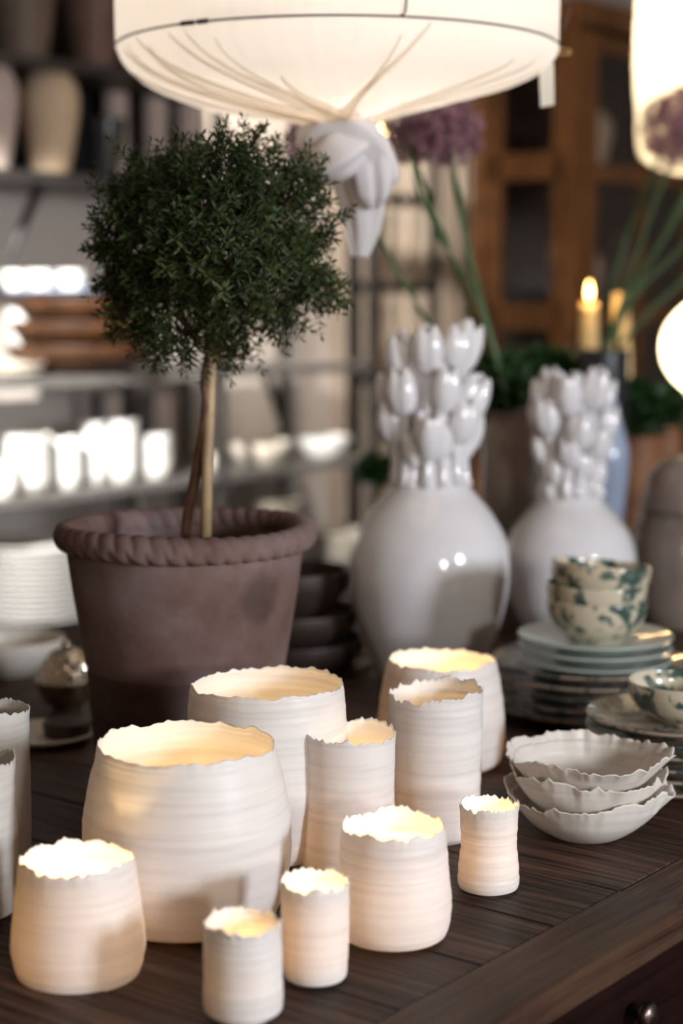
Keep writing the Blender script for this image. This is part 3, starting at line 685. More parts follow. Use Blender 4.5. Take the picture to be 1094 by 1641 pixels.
def pleat(a0, a1, t0, t1, w0, w1, seed):
    # a tuck: the cloth lies double along a curved band running down to the tie
    rr = random.Random(seed); m = 40; nb = 7; vs = []; c1 = rr.uniform(-0.10, 0.10)
    for i in range(m):
        q = i/(m-1); t = t0+(t1-t0)*q; a = a0+(a1-a0)*q**1.6 + c1*math.sin(PI*q)
        r_here = max(0.03, surf(a, t).xy.length); wd = 1.5*(w0+(w1-w0)*q)*math.sin(PI*min(1, 0.08+q*0.9))**0.5/r_here
        for k in range(nb):
            u = k/(nb-1)*2-1; p = surf(a+u*wd*0.5, t)
            vs.append(p + Vector((0, 0, -0.0022 - 0.0022*(1-u*u))))
    for i in range(m):
        q = i/(m-1)
        for k in range(nb): vs.append(vs[i*nb+k]+Vector((0, 0, 0.0016)))
    o2 = m*nb; fs = []
    for i in range(m-1):
        for k in range(nb-1):
            a_ = i*nb+k; fs += [(a_, a_+1, a_+nb+1, a_+nb), (o2+a_, o2+a_+nb, o2+a_+nb+1, o2+a_+1)]
        for k in (0, nb-1): fs.append((i*nb+k, (i+1)*nb+k, o2+(i+1)*nb+k, o2+i*nb+k))
    return mesh_obj('pleat', vs, fs, M['pleatcloth'], lamp)
for q_, (a0, a1, t0, t1, w0, w1) in enumerate([(-2.60, -1.75, 0.02, 0.97, 0.004, 0.034), (-2.52, -1.90, 0.10, 0.97, 0.003, 0.020), (-2.35, -1.65, 0.04, 0.98, 0.002, 0.010), (-2.10, -1.15, 0.10, 0.97, 0.002, 0.014),
        (-1.88, -1.05, 0.34, 0.98, 0.003, 0.046), (-2.80, -2.05, 0.05, 0.96, 0.004, 0.024), (-3.00, -2.40, 0.20, 0.96, 0.004, 0.016), (-1.30, -1.55, 0.12, 0.97, 0.0015, 0.008), (-1.18, -1.75, 0.02, 0.98, 0.002, 0.016),
        (-0.62, -1.10, 0.20, 0.97, 0.002, 0.010), (-0.42, -0.95, 0.12, 0.96, 0.002, 0.012), (-0.20, -0.75, 0.20, 0.96, 0.002, 0.014), (-2.25, -1.30, 0.02, 0.97, 0.002, 0.018), (-2.72, -1.80, 0.05, 0.97, 0.002, 0.026)]):
    pleat(a0, a1, t0, t1, w0, w1, q_)
ringm = MB().tube([((RL+0.0012)*math.cos(2*PI*k/120), (RL+0.0012)*math.sin(2*PI*k/120), 0.001) for k in range(121)], 0.0017, 6, False)
for aa, ln in ((-2.27, 0.028), (-2.17, 0.02)):
    pass
ringm.build('wire_ring', M['wire'], lamp)
for a0, a1 in ((-2.26, -2.19), (-2.17, -2.12)):
    MB().tube([((RL+0.002)*math.cos(a0+(a1-a0)*q/4), (RL+0.002)*math.sin(a0+(a1-a0)*q/4), 0.001) for q in range(5)], 0.0035, 8).build('crimp_sleeve', M['wire'], lamp)
hk = -PI/2+0.27
MB().tube([((RL+0.004)*math.cos(hk+dx), (RL+0.004)*math.sin(hk+dx), zz) for dx, zz in ((0.012, 0.10), (0.012, 0.03), (0.006, 0.008), (-0.004, 0.000), (-0.012, 0.004))], 0.0016, 6).build('wire_hook', M['wire'], lamp)
# knot and tails
def strand(pts, rad, nm, seed, wav=0.35, n=28):
    pts = catmull(pts, 10); m = len(pts); rng = random.Random(seed); ph = [rng.uniform(0, 6) for _ in range(5)]
    pts = [Vector(p) for p in pts]; ref = None; vs = []
    for i, p in enumerate(pts):
        d = (pts[min(i+1, m-1)]-pts[max(i-1, 0)]).normalized()
        if ref is None: ref = d.orthogonal().normalized()
        ref = (ref-d*ref.dot(d)).normalized(); b = d.cross(ref); R_ = np.interp(i/(m-1), np.linspace(0, 1, len(rad)), rad)
        for k in range(n):
            a = 2*PI*k/n; g = 1+wav*(0.5*math.sin(5*a+ph[0]+i*0.05)+0.3*math.sin(8*a+ph[1])+0.2*math.sin(3*a+ph[2]-i*0.04))
            vs.append(p+(ref*math.cos(a)+b*math.sin(a))*R_*g)
    fs = [(i*n+k, i*n+(k+1) % n, (i+1)*n+(k+1) % n, (i+1)*n+k) for i in range(m-1) for k in range(n)]
    fs += [tuple(reversed(range(n))), tuple((m-1)*n+k for k in range(n))]
    return mesh_obj(nm, vs, fs, M['cloth2'], lamp)
def lp(px, py, dy=0.0):
    p = at(px, py, LY+dy); return Vector((p.x-lcx, dy, p.z-zring))
strand([lp(516, 268, 0), lp(505, 245, -0.02), lp(512, 220, -0.035), lp(545, 208, -0.045), lp(575, 220, -0.045), lp(590, 246, -0.03), lp(575, 275, -0.02)], [0.016, 0.026, 0.030, 0.030, 0.028, 0.022], 'cloth_knot', 1, 0.3)
strand([lp(592, 215, 0.0), lp(572, 232, -0.035), lp(545, 250, -0.06), lp(520, 266, -0.045), lp(512, 280, -0.01)], [0.016, 0.026, 0.034, 0.030, 0.016], 'cloth_knot', 2, 0.3)
strand([lp(552, 192, 0), lp(550, 225, 0), lp(550, 265, 0)], [0.022, 0.036, 0.030], 'cloth_knot', 3)
strand([lp(575, 225, -0.01), lp(590, 245, -0.02), lp(596, 285, -0.025), lp(598, 334, -0.02)], [0.020, 0.026, 0.030, 0.031, 0.030, 0.029, 0.027, 0.024, 0.010], 'cloth_tail', 4, 0.3, 48)
strand([lp(590, 225, 0.0), lp(608, 250, 0.0), lp(614, 280, 0.0), lp(617, 302, 0)], [0.012, 0.017, 0.021, 0.023, 0.023, 0.020, 0.008], 'cloth_tail', 5, 0.3, 48)
strand([lp(562, 262, 0.02), lp(575, 310, 0.02), lp(580, 360, 0.02), lp(576, 412, 0.02)], [0.034, 0.034, 0.030, 0.022, 0.012], 'cloth_tail', 6, 0.3, 48)
cordm = MB().tube([(0, 0, 0.22), (0, 0, 3.0-zring)], 0.003, 8).build('cord', M['wire'], lamp)
MB().ball((0, 0, 0.19), 0.04, 20, 12).build('bulb', emit('frosted_bulb', (1.0, 0.85, 0.66), 6), lamp)
light('pendant_bulb', 'POINT', (lcx, LY, zring+0.17), 6.0, (1.0, 0.91, 0.82), 0.09)
# card tag and small brass ring at the shade edge
tg = thing('price_tag', at(875, 88, LY-0.02), 'small blank cream card tag hanging at the right edge of the cloth lamp', 'tag')
g0 = at(875, 88, LY-0.02)
def gp(px, py, dy=0): return at(px, py, LY-0.02+dy)-g0
card = [gp(863, 108), gp(869, 97), gp(880, 95), gp(887, 103), gp(888, 168), gp(866, 172)]
v = [p+Vector((0, -0.0004, 0)) for p in card]+[p+Vector((0, 0.0004, 0)) for p in card]
mesh_obj('card', v, [(0, 1, 2, 3, 4, 5), (11, 10, 9, 8, 7, 6)]+[(i, i+6, (i+1) % 6+6, (i+1) % 6) for i in range(6)], M['tagcard'], tg, False)
MB().tube([gp(873, 104, -0.001), gp(874, 92, 0.0), gp(877, 78, 0.006)], 0.0006, 5).build('string', M['wire'], tg)
br = thing('brass_ring', at(905, 83, LY), 'small brass ring hooked on the right edge of the cloth lamp', 'ring')
b0 = at(905, 83, LY)
MB().tube([(0.010*math.cos(t)-0.0, 0.004*math.sin(t), 0.005*math.sin(t)) for t in [2*PI*k/24 for k in range(25)]], 0.0016, 8, False).build('hoop', M['brass'], br)
MB().tube([Vector((-0.007, 0, 0)), Vector((-0.022, 0, 0.003))], 0.0028, 8).build('pin', M['brass'], br)
MB().tube([at(897, 75, LY)-b0, at(903, 45, LY)-b0, at(912, 20, LY)-b0, at(915, -20, LY)-b0], 0.0006, 5).build('thread', M['wire'], br)

# ---------------------------------------------------------------- string of small warm bulbs seen beside the knot
FYL = 3.9
fl = thing('string_light', at(615, 222, FYL), 'cluster of tiny warm bulbs glimpsed between the lamp knot and the purple flowers', 'light')
q0 = at(615, 222, FYL); rf = random.Random(8)
spots = [(612, 204), (607, 213), (617, 214), (621, 222), (612, 222), (606, 226), (624, 232), (616, 234), (627, 226), (620, 241), (611, 231), (629, 238)]
for i, (a_, b_) in enumerate(spots):
    p = at(a_, b_, FYL+rf.uniform(-0.02, 0.02))-q0; MB().ball(p, 0.0034, 10, 6).build('bulb', M['bulb'], fl)
wl = MB()
wl.tube([at(a_, b_, FYL)-q0+Vector((0, 0.006, 0)) for a_, b_ in spots], 0.001, 5)
wl.tube([at(612, 204, FYL)-q0, Vector((0.0, 0, 3.0-q0.z))], 0.001, 5); wl.build('wire', M['brass'], fl)

# ---------------------------------------------------------------- alliums
def allium_head(mb, c, r, rng, nfl=420):
    for i in range(nfl):
        d = rdir(rng); p = c + d*r*rng.choice((0.72, 0.86, 0.98, 1.10))
        mb.tube([c+d*r*0.15, p], 0.0004, 3, False)
        for k in range(5):
            e = (d + rdir(rng)*0.9).normalized(); add_leaf(mb, p, e, d, r*0.22, r*0.10)
def allium_vase(name, cx, base_py, rows, base_hw, mat, label, cat='vase', dY=0.0):
    f0 = on_table(cx, base_py); rb = base_hw/FPX*f0.y; Y = f0.y+rb+dY; x0 = at(cx, base_py, Y).x
    P = sorted([(hw/FPX*Y, at(cx, py, Y).z-TZ) for py, hw in rows], key=lambda a: a[1])
    body = catmull([(rb*0.95, 0), (rb, 0.003)] + P, 8)
    prof = [(0.0005, 0.0005)] + body + [(r-0.004, z) for r, z in reversed(body) if z > 0.01] + [(0.0005, 0.01)]
    o = MB().lathe(prof, 56).build(name, mat, loc=(x0, Y, TZ)); tag(o, label, cat); return (x0, Y)
A1 = allium_vase('ribbed_vase', 812, 1005, [(657, 46), (672, 40), (700, 42), (760, 44), (820, 46), (900, 44), (960, 40)], 34, M['greyjar'],
    'tall grey-brown glazed vase holding green stems, between the two tulip vases')
rs_ = random.Random(21)
AY = A1[1]
def allium(path, Yh, head, label, rad=0.0055, r_h=None):
    pts = [at(px, py, Y_) for px, py, Y_ in path]; b0 = pts[0].copy()
    t = thing('allium', b0, label, 'flower', 'alliums')
    MB().tube(catmull([p-b0 for p in pts], 8), [rad, rad*0.95, rad*0.8], 10).build('stem', M['stem'], t) if False else MB().tube([Vector(q) for q in catmull([p-b0 for p in pts], 8)], rad, 10).build('stem', M['stem'], t)
    if head:
        m = MB(); allium_head(m, pts[-1]-b0, r_h, rs_); m.build('flower_head', M['petal'], t)
allium([(816, 720, AY), (808, 620, AY), (775, 500, AY), (745, 380, AY), (722, 240, AY-0.02), (718, 208, AY-0.02)], 0, True, 'purple allium with the larger round head, right of the lamp knot', 0.0062, 0.058)
allium([(808, 720, AY+0.02), (795, 610, AY+0.02), (755, 500, AY+0.03), (715, 390, AY+0.04), (668, 270, AY+0.05), (655, 222, AY+0.05)], 0, True, 'purple allium half behind the cloth lamp, head touching the tiny bulbs', 0.0052, 0.046)
allium([(822, 720, AY-0.015), (800, 600, AY-0.015), (762, 480, AY-0.01), (700, 370, AY), (672, 310, AY), (655, 240, AY), (640, 205, AY+0.08)], 0, False, 'thin bending allium stem reaching up behind the lamp knot', 0.0042)
allium([(800, 715, AY+0.03), (755, 640, AY+0.05), (700, 545, AY+0.06), (640, 440, AY+0.06), (592, 352, AY+0.06), (540, 280, AY+0.06), (497, 228, AY+0.06)], 0, True, 'pink allium showing between topiary crown and lamp knot', 0.0048, 0.045)
tag(MB().add([], []).build('x', None), None) if False else None
# grassy leaves bunched at its mouth
def leaf_mass(name, center, rad, count, L, W, mat, label, cat, seed, parent=None, up=0.4):
    r = random.Random(seed); m = MB(); c0 = Vector(center)
    for i in range(count):
        d = rdir(r); p = Vector((d.x*rad[0], d.y*rad[1], d.z*rad[2]))*r.uniform(0.5, 1.0)
        add_leaf(m, p, (d*0.6+Vector((0, 0, up))+rdir(r)*0.8).normalized(), rdir(r), L*r.uniform(0.7, 1.3), W*r.uniform(0.7, 1.3))
        if i % 3 == 0: m.tube([Vector((0, 0, -rad[2]*0.8)), p], 0.0012, 3, False)
    o = m.build(name, mat, None, True, c0)
    return tag(o, label, cat)
for i, (dx, tx, ty) in enumerate(((-10, 768, 600), (4, 790, 560), (10, 822, 590), (-2, 805, 575))):
    pts = [at(812+dx*0.5, 700, AY-0.02), at(812+dx, 650, AY-0.03), at(tx, ty, AY-0.05)]
    pass
leaf_mass('foliage_sprig', at(800, 625, AY+0.02), (0.045, 0.03, 0.05), 260, 0.05, 0.012, M['ivy'], 'dense dark green leaves bunched at the mouth of the grey-brown vase', 'foliage', 4)

pt2 = allium_vase('dark_vase', 962, 905, [(560, 40), (600, 40), (700, 38), (820, 36), (880, 34)], 30, M['darkpot'],
    'dark vase behind the smaller tulip vase, holding the right bunch of stems', dY=0.0)
BY2 = pt2[1]
allium([(958, 640, BY2), (965, 580, BY2), (1000, 470, BY2), (1050, 320, BY2), (1080, 245, BY2), (1092, 205, BY2)], 0, True, 'purple allium at the right picture edge in front of the tall lantern', 0.0055, 0.080)
for i, (x1, y1, x2, y2, lab) in enumerate([(1010, 470, 1094, 330, 'upper'), (1020, 470, 1105, 380, 'middle'), (985, 440, 1062, 240, 'left'), (1040, 500, 1110, 430, 'lower'), (1000, 500, 1080, 345, 'inner')]):
    allium([(950+i*7, 640, BY2+0.01*i), (962+i*6, 575, BY2+0.01*i), (x1, y1, BY2+0.02*i), (x2, y2, BY2+0.03*i), (x2+60, y2-120, BY2+0.03*i)], 0, False,
           {'upper': 'long green stem arching to the right below the right purple allium', 'middle': 'green stem leaning right, next below the arching one', 'left': 'green stem rising left of the right purple allium',
            'lower': 'lowest and most leaning green stem of the right bunch', 'inner': 'green stem in the middle of the right bunch'}[lab], 0.0058)
leaf_mass('ivy_plant', at(880, 600, BY2+0.12), (0.11, 0.05, 0.05), 420, 0.035, 0.026, M['ivy'], 'dark green leafy ivy behind the smaller tulip vase', 'plant', 5)
leaf_mass('ivy_plant', at(1030, 655, BY2+0.05), (0.10, 0.06, 0.055), 520, 0.035, 0.026, M['ivy'], 'bushy green ivy at the right above the copper-coloured pots', 'plant', 6)
leaf_mass('ivy_plant', at(600, 755, 4.3), (0.035, 0.03, 0.035), 160, 0.03, 0.022, M['ivy'], 'small patch of green leaves left of the larger tulip vase', 'plant', 7)

# jars at the right back of the table
allium_vase('blue_jar', 968, 955, [(640, 14), (660, 18), (700, 30), (735, 36), (790, 32), (850, 26), (920, 24)], 20, plain('pale_blue_glaze', (0.42, 0.50, 0.66), 0.2, noise=0.06, coat=0.4),
    'pale blue glazed bottle jar peeking out right of the smaller tulip vase')
JY = on_table(1085, 1012).y+0.07; jx = at(1085, 900, JY).x
jar = thing('lidded_jar', (jx, JY, TZ), 'round brown glazed lidded jar cut by the right picture edge', 'jar')
def jz(py): return at(1085, py, JY).z-TZ
def jr(hw): return hw/FPX*JY
MB().lathe([(0.0005, 0)]+catmull([(jr(50), 0), (jr(54), 0.005), (jr(68), jz(970)), (jr(77), jz(920)), (jr(76), jz(870)), (jr(64), jz(832)), (jr(54), jz(818))], 7)+[(jr(48), jz(818)), (0.0005, jz(830))], 56).build('body', M['greyjar'], jar)
MB().lathe([(0.0005, jz(822))]+catmull([(jr(58), jz(820)), (jr(62), jz(812)), (jr(56), jz(790)), (jr(48), jz(760)), (jr(30), jz(738)), (jr(12), jz(730)), (0.0005, jz(728))], 5), 48).build('lid', M['greyjar'], jar)
# copper-coloured gourds / pots
for i, (px, py, r_, nm, lb) in enumerate([(1022, 715, 34, 'copper_pot', 'orange copper pot under the ivy at the right'), (1008, 800, 28, 'copper_pot', 'lower orange copper pot beside the brown lidded jar'), (1062, 700, 30, 'copper_pot', 'orange-brown pot directly above the brown lidded jar')]):
    Yc = BY2+0.16+0.02*i; rr = r_/FPX*Yc
    pc = at(px, py, Yc); hgt = pc.z-TZ+rr*0.9
    prof = [(0.0005, 0.0)]+catmull([(rr*0.7, 0), (rr*0.85, hgt*0.15), (rr*0.9, hgt*0.4), (rr, hgt*0.75), (rr*0.85, hgt*0.93), (rr*0.6, hgt)], 6)+[(rr*0.5, hgt), (rr*0.5, hgt*0.8), (0.0005, hgt*0.7)]
    tag(MB().lathe(prof, 40).build(nm, M['copper'], loc=(pc.x, Yc, TZ)), lb, 'pot')

# ---------------------------------------------------------------- dark wooden bowls beside the pot
DY = 3.02; dx0 = at(468, 1000, DY).x
for i, (py, hw, lb) in enumerate([(1062, 128, 'lowest and widest dark wooden bowl of the stack right of the terracotta pot'), (1020, 118, 'second dark wooden bowl up in the stack right of the terracotta pot'), (975, 108, 'third dark wooden bowl up in the stack right of the terracotta pot'), (912, 92, 'deep top dark wooden bowl of the stack right of the terracotta pot')]):
    r = hw/FPX*DY; zt = at(468, py, DY).z; hb = 0.07 if i < 3 else 0.085
    if i == 0: hb = zt-TZ
    tag(MB().lathe(bowl_prof(r, hb, 0.5, 0.006), 64).build('wooden_bowl', M['darkwood'], loc=(dx0, DY, zt-hb)), lb, 'bowl', 'stacked dark wooden bowls')

# ---------------------------------------------------------------- silver pot and dishes at the left
SY = on_table(105, 1143).y+0.04; sx0 = at(107, 1100, SY).x
svb = thing('sugar_bowl', (sx0, SY, TZ), 'ornate tarnished silver lidded bowl left of the terracotta pot', 'bowl')
def sz_(py): return at(107, py, SY).z-TZ
def sr_(hw): return hw/FPX*SY
MB().lathe([(0.0005, 0.0)]+catmull([(sr_(24), 0), (sr_(26), 0.004), (sr_(38), sz_(1122)), (sr_(46), sz_(1105)), (sr_(50), sz_(1093)), (sr_(52), sz_(1089))], 6)+[(sr_(48), sz_(1089)), (0.0005, sz_(1100))], 48).build('body', M['silver'], svb)
v = []; n = 96; pf = catmull([(sr_(51), sz_(1088)), (sr_(46), sz_(1080)), (sr_(38), sz_(1066)), (sr_(28), sz_(1050)), (sr_(16), sz_(1040)), (0.0005, sz_(1038))], 8)
for i, (r, z) in enumerate(pf):
    for k in range(n):
        a = 2*PI*k/n; bmp = 1+0.10*abs(math.sin(6*a+i*0.25))*math.sin(PI*i/len(pf))+0.04*math.sin(i*0.9)*math.sin(12*a)
        v.append((r*bmp*math.cos(a), r*bmp*math.sin(a), z))
f = [(i*n+k, i*n+(k+1) % n, (i+1)*n+(k+1) % n, (i+1)*n+k) for i in range(len(pf)-1) for k in range(n)]
lid = mesh_obj('lid', v, f, M['silver'], svb)
MB().ball((0, 0, sz_(1034)), sr_(9), 16, 10).build('finial', M['silver'], lid)
tag(MB().lathe(plate_mesh(0.075, 0.012), 56).build('saucer', M['cream'], loc=(at(75, 1170, 2.52).x, 2.50, TZ)), 'cream saucer on the table, half hidden behind the farther left cylinder', 'saucer')
YD = 2.98; tag(MB().lathe(bowl_prof(0.088, 0.062, 0.5), 56).build('serving_bowl', M['cream'], loc=(at(25, 1050, YD).x, YD-0.02, TZ)), 'wide cream bowl behind the silver lidded bowl, cut by the left picture edge', 'bowl')
o = MB().lathe([(0.0005, 0), (0.028, 0), (0.034, 0.01), (0.036, 0.028), (0.033, 0.03), (0.0005, 0.024)], 40).build('dark_dish', M['darkwood'], loc=(at(128, 1178, 2.62).x, 2.50, TZ)); tag(o, 'small dark wooden dish against the foot of the terracotta pot', 'dish')

# ---------------------------------------------------------------- metal rack along the left wall
zs = [0.42, 0.81, 1.152, 1.752, 2.075]
rk = thing('storage_rack', R(0, 0), 'long dark steel rack filled with pottery along the left wall', 'shelf', rot=ROT)
S0, S1, S2 = -1.1, s_at(352, 0.02), s_at(592, 0.02)
for i, z in enumerate(zs):
    m = MB()
    s_end = S2 if i < 3 else s_at(420, 0)
    m.box(S0, s_end, 0.0, 0.44, z-0.028, z); m.build('shelf_board', M['steel_light'] if i < 3 else M['steel'], rk, smooth=False)
for s in (S0, -0.35, s_at(303, 0.42), S1, S2):
    for t in ((0.0, 0.42) if s != s_at(303, 0.42) else (0.42,)):
        MB().box(s-0.014, s+0.014, t, t+0.03, 0, 2.6 if s < S2 else 1.9).build('upright', M['steel'], rk, smooth=False)
for s, z in ((s_at(75, 0.2), 1.724), (s_at(425, 0.2), 1.124)):
    dsg = -0.13 if z > 1.5 else 0.12
    MB().bar((s, 0.2, z), (s+dsg, 0.2, z-0.22), 0.022, 0.022).build('brace', M['steel'], rk)
MB().box(S0, s_at(330, 0.45), 0.445, 0.455, 1.76, 2.7).build('back_panel', M['black'], rk, smooth=False)  # black sheet put in so the niche behind the jars stays dark
light_panel = None

def jar_prof(h, r, kind=0):
    if kind == 0: pts = [(r*0.62, 0), (r*0.64, h*0.03), (r*0.82, h*0.30), (r*1.0, h*0.62), (r*0.93, h*0.82), (r*0.70, h*0.93), (r*0.62, h)]
    elif kind == 1: pts = [(r*0.55, 0), (r*0.6, h*0.03), (r*0.75, h*0.3), (r*0.92, h*0.7), (r, h)]
    else: pts = [(r*0.9, 0), (r*0.95, h*0.05), (r, h*0.5), (r*0.97, h)]
    b = catmull(pts, 6); return [(0.0005, 0.0)]+b+[(q-0.006, z) for q, z in reversed(b) if z > h*0.15]+[(0.0005, h*0.15)]
def rack_jar(px, hw, ytop, z, kind, mat, name, label, cat, t=0.12, group=None):
    s = s_at(px, t); p = R(s, t, z); Y = p.y; r = hw/FPX*Y; h = at(px, ytop, Y).z - z
    h = max(h, 0.04)
    o = MB().lathe(jar_prof(h, r, kind), 48).build(name, mat, loc=p); return tag(o, label, cat, group)
rack_jar(92, 47, 108, zs[3], 0, M['tan'], 'stoneware_jar', 'tan matt stoneware jar on the upper shelf, right of the pale pink one', 'jar')
rack_jar(3, 41, 98, zs[3], 0, M['pinkjar'], 'stoneware_jar', 'pale pinkish stoneware jar at the left picture edge on the upper shelf', 'jar')
rack_jar(50, 66, -120, zs[4], 1, M['brownjar'], 'stoneware_pot', 'large brown pot on the top shelf above the tan jars', 'pot', 0.15)
rack_jar(160, 56, -90, zs[4], 1, plain('red_brown_ware', (0.15, 0.085, 0.06), 0.6, noise=0.2), 'stoneware_pot', 'reddish brown pot on the top shelf beside the cloth lamp', 'pot', 0.15)
rack_jar(178, 34, 190, zs[3], 1, M['darkpot'], 'dark_pot', 'squat dark pot on the upper shelf right of the tan jar', 'pot', 0.1)
rack_jar(195, 20, 132, zs[3], 2, M['pinkjar'], 'cylinder_vase', 'pale cylinder vase in shadow behind the squat dark pot', 'vase', 0.32)
rack_jar(255, 20, 145, zs[3], 2, M['pinkjar'], 'cylinder_vase', 'pale cylinder vase just above the topiary, left of another', 'vase', 0.32)
rack_jar(312, 26, 140, zs[3], 2, M['pinkjar'], 'cylinder_vase', 'widest pale cylinder vase above the topiary crown', 'vase', 0.32)

# wooden bowls with blue dish and white cups on the middle shelf
wz = zs[2]; ws = s_at(135, 0.16); wp = R(ws, 0.16, wz); Yw = wp.y
def zpx(py, Y): return at(100, py, Y).z
wr = [(118, 560, 'lowest wide wooden bowl on the middle shelf'), (112, 520, 'second wooden bowl in the stack on the middle shelf'), (104, 478, 'top orange-brown wooden bowl beneath the blue dish')]
zb = wz
for i, (hw, py, lb) in enumerate(wr):
    r = hw/FPX*Yw; zt = zpx(py, Yw); hb = max(zt-zb, 0.05)+0.0
    o = MB().lathe(bowl_prof(r, 0.09, 0.5, 0.008), 56).build('wooden_bowl', M['bowlwood'], loc=(wp.x, wp.y, wz+0.001+i*0.072)); tag(o, lb, 'bowl', 'large wooden bowls on the middle shelf')
ztop = wz+0.001+2*0.072+0.09
o = MB().lathe(plate_mesh(0.19, 0.03, 0.008), 56).build('blue_dish', M['blue'], loc=(wp.x-0.05, wp.y-0.03, ztop-0.006)); tag(o, 'wide blue and white dish lying on the wooden bowls', 'dish')
for i, (ox, oy, lb) in enumerate([(-0.14, -0.02, 'white cup leftmost on the blue dish'), (-0.06, -0.06, 'white cup in the middle of the blue dish'), (0.035, -0.05, 'white cup nearest the topiary on the blue dish')]):
    o = MB().lathe(bowl_prof(0.042, 0.065, 0.55), 40).build('white_cup', M['white'], loc=(wp.x-0.05+ox, wp.y-0.03+oy, ztop+0.016)); tag(o, lb, 'cup', 'white cups on the blue dish')
o = MB().lathe(jar_prof(0.2, 0.07, 1), 40).build('white_bowl', M['white'], loc=R(s_at(60, 0.34), 0.36, wz)); tag(o, 'tall white pot behind the wooden bowls', 'pot')
stack('plate', 2, plate_mesh(0.11), 0.02, R(s_at(8, 0.2), 0.17, wz), M['cream'], ['lower cream plate at the left end of the middle shelf', 'upper cream plate at the left end of the middle shelf'], 'plate', 'cream plates left on the middle shelf')

# bright stacks of small white bowls on the lower shelf
lz = zs[1]
def white_stack(px, hw, ytop, t, word, n=None, prof=None, z=lz, cat='bowl', nm='white_bowl', what='small white bowl'):
    p = R(s_at(px, t), t, z); r = hw/FPX*p.y; h = at(px, ytop, p.y).z-z
    dz = 0.019; n = max(2, int((h-0.03)/dz)+1)
    pf = bowl_prof(r, 0.038, 0.62, 0.003)
    labels = [ORD[q_]+' '+what+' up in the '+word for q_ in range(n-1)]+['topmost '+what+' of the '+word]
    stack(nm, n, pf, dz, p, M['white'], labels, cat, what+'s in the '+word, 0.002, seg=36)
white_stack(45, 40, 697, 0.10, 'leftmost broad stack on the bright shelf')
white_stack(108, 25, 706, 0.09, 'low narrow stack on the bright shelf')
white_stack(150, 24, 680, 0.12, 'tall stack left of the tallest one')
white_stack(196, 27, 676, 0.10, 'tallest stack on the bright shelf')
white_stack(250, 26, 699, 0.09, 'stack nearest the plant stem')
white_stack(5, 26, 740, 0.06, 'stack at the left picture edge')
white_stack(75, 24, 715, 0.28, 'rear left stack on the bright shelf')
white_stack(225, 24, 700, 0.28, 'rear right stack on the bright shelf')
# big plates stack lower left
p = R(s_at(45, 0.12), 0.10, zs[0]); r = 92/FPX*p.y; h = at(45, 862, p.y).z-zs[0]
n = int(h/0.017)
stack('dinner_plate', n, plate_mesh(r, 0.02, 0.006), 0.0165, p, M['white'], [ORD[q_]+' white dinner plate from below in the tall stack at the lower left' for q_ in range(n-1)]+['topmost white dinner plate of the tall stack at the lower left'], 'plate', 'white dinner plates in the tall lower left stack', 0.002, seg=56)
# dishes right of the stem
for px, hw, z, hh, m_, lb in [(418, 52, lz, 0.075, 'cream', 'cream bowl on the lower shelf right of the plant stem'), (340, 16, lz, 0.05, 'cream', 'small cream bowl just behind the plant stem'), (520, 42, lz, 0.07, 'white', 'white bowl on the lower shelf left of the larger tulip vase')]:
    p = R(s_at(px, 0.13), 0.13, z); tag(MB().lathe(bowl_prof(hw/FPX*p.y, hh, 0.55), 48).build('cream_bowl', M[m_], loc=p), lb, 'bowl')
lw = [(425, 60, 0.13, 7, 'stack of cream platters behind the pot rim'), (545, 58, 0.12, 9, 'stack behind the dark wooden bowls')]
for px, hw, t, n, wd in lw:
    p = R(s_at(px, t), t, zs[0]); r = hw/FPX*p.y; 
    ztarget = at(px, 800 if px < 500 else 850, p.y).z; dz = 0.02; n = max(2, int((ztarget-zs[0])/dz))
    stack('platter', n, plate_mesh(r, 0.02, 0.006), dz, p, M['cream'], [ORD[q_]+' cream platter from below in the '+wd for q_ in range(n-1)]+['topmost cream platter of the '+wd], 'platter', 'cream platters in the '+wd, 0.003, seg=48)
# dark glass bottles between the shelves
for px, hw, t, lb in [(160, 9, 0.38, 'dark bottle behind the white stacks, left of another'), (232, 8, 0.38, 'dark bottle behind the white stacks, nearest the stem')]:
    rack_jar(px, hw, 628, lz, 2, M['darkpot'], 'dark_bottle', lb, 'bottle', t)
for px, hw, t, lb in [(185, 12, 0.39, 'grey bottle between the two dark ones behind the white stacks'), (262, 18, 0.39, 'pale cylinder vase behind the stack nearest the stem')]:
    rack_jar(px, hw, 630, lz, 2, M['pinkjar'], 'tall_bottle', lb, 'bottle', t)

# ---------------------------------------------------------------- black frame and linen curtain beyond the rack
t_c = 0.50
sL, sR = s_at(545, t_c), s_at(775, t_c)
mc = MB(); nC = 220; vs = []
for k in range(nC):
    s = sL+(sR-sL)*k/(nC-1); tt = t_c+0.010*math.sin(k*0.24)+0.004*math.sin(k*0.63+1)
    vs += [(s, tt, 0.05), (s, tt, 2.7)]
for k in range(nC):
    s = sL+(sR-sL)*k/(nC-1); tt = t_c+0.003+0.010*math.sin(k*0.24)+0.004*math.sin(k*0.63+1)
    vs += [(s, tt, 0.05), (s, tt, 2.7)]
fs = [(2*k, 2*k+2, 2*k+3, 2*k+1) for k in range(nC-1)] + [(2*(k+nC), 2*(k+nC)+1, 2*(k+nC)+3, 2*(k+nC)+2) for k in range(nC-1)]
cur = mc.add(vs, fs).build('linen_curtain', M['linen']); room_obj(cur); tag(cur, 'pale linen curtain hanging behind the black steel frame', 'curtain')
fr = thing('steel_frame', R(0, 0), 'black steel ladder frame in front of the pale linen curtain', 'frame', rot=ROT)
t_f = 0.36; a_, b_ = s_at(570, t_f), s_at(697, t_f); Yf = R((a_+b_)/2, t_f).y
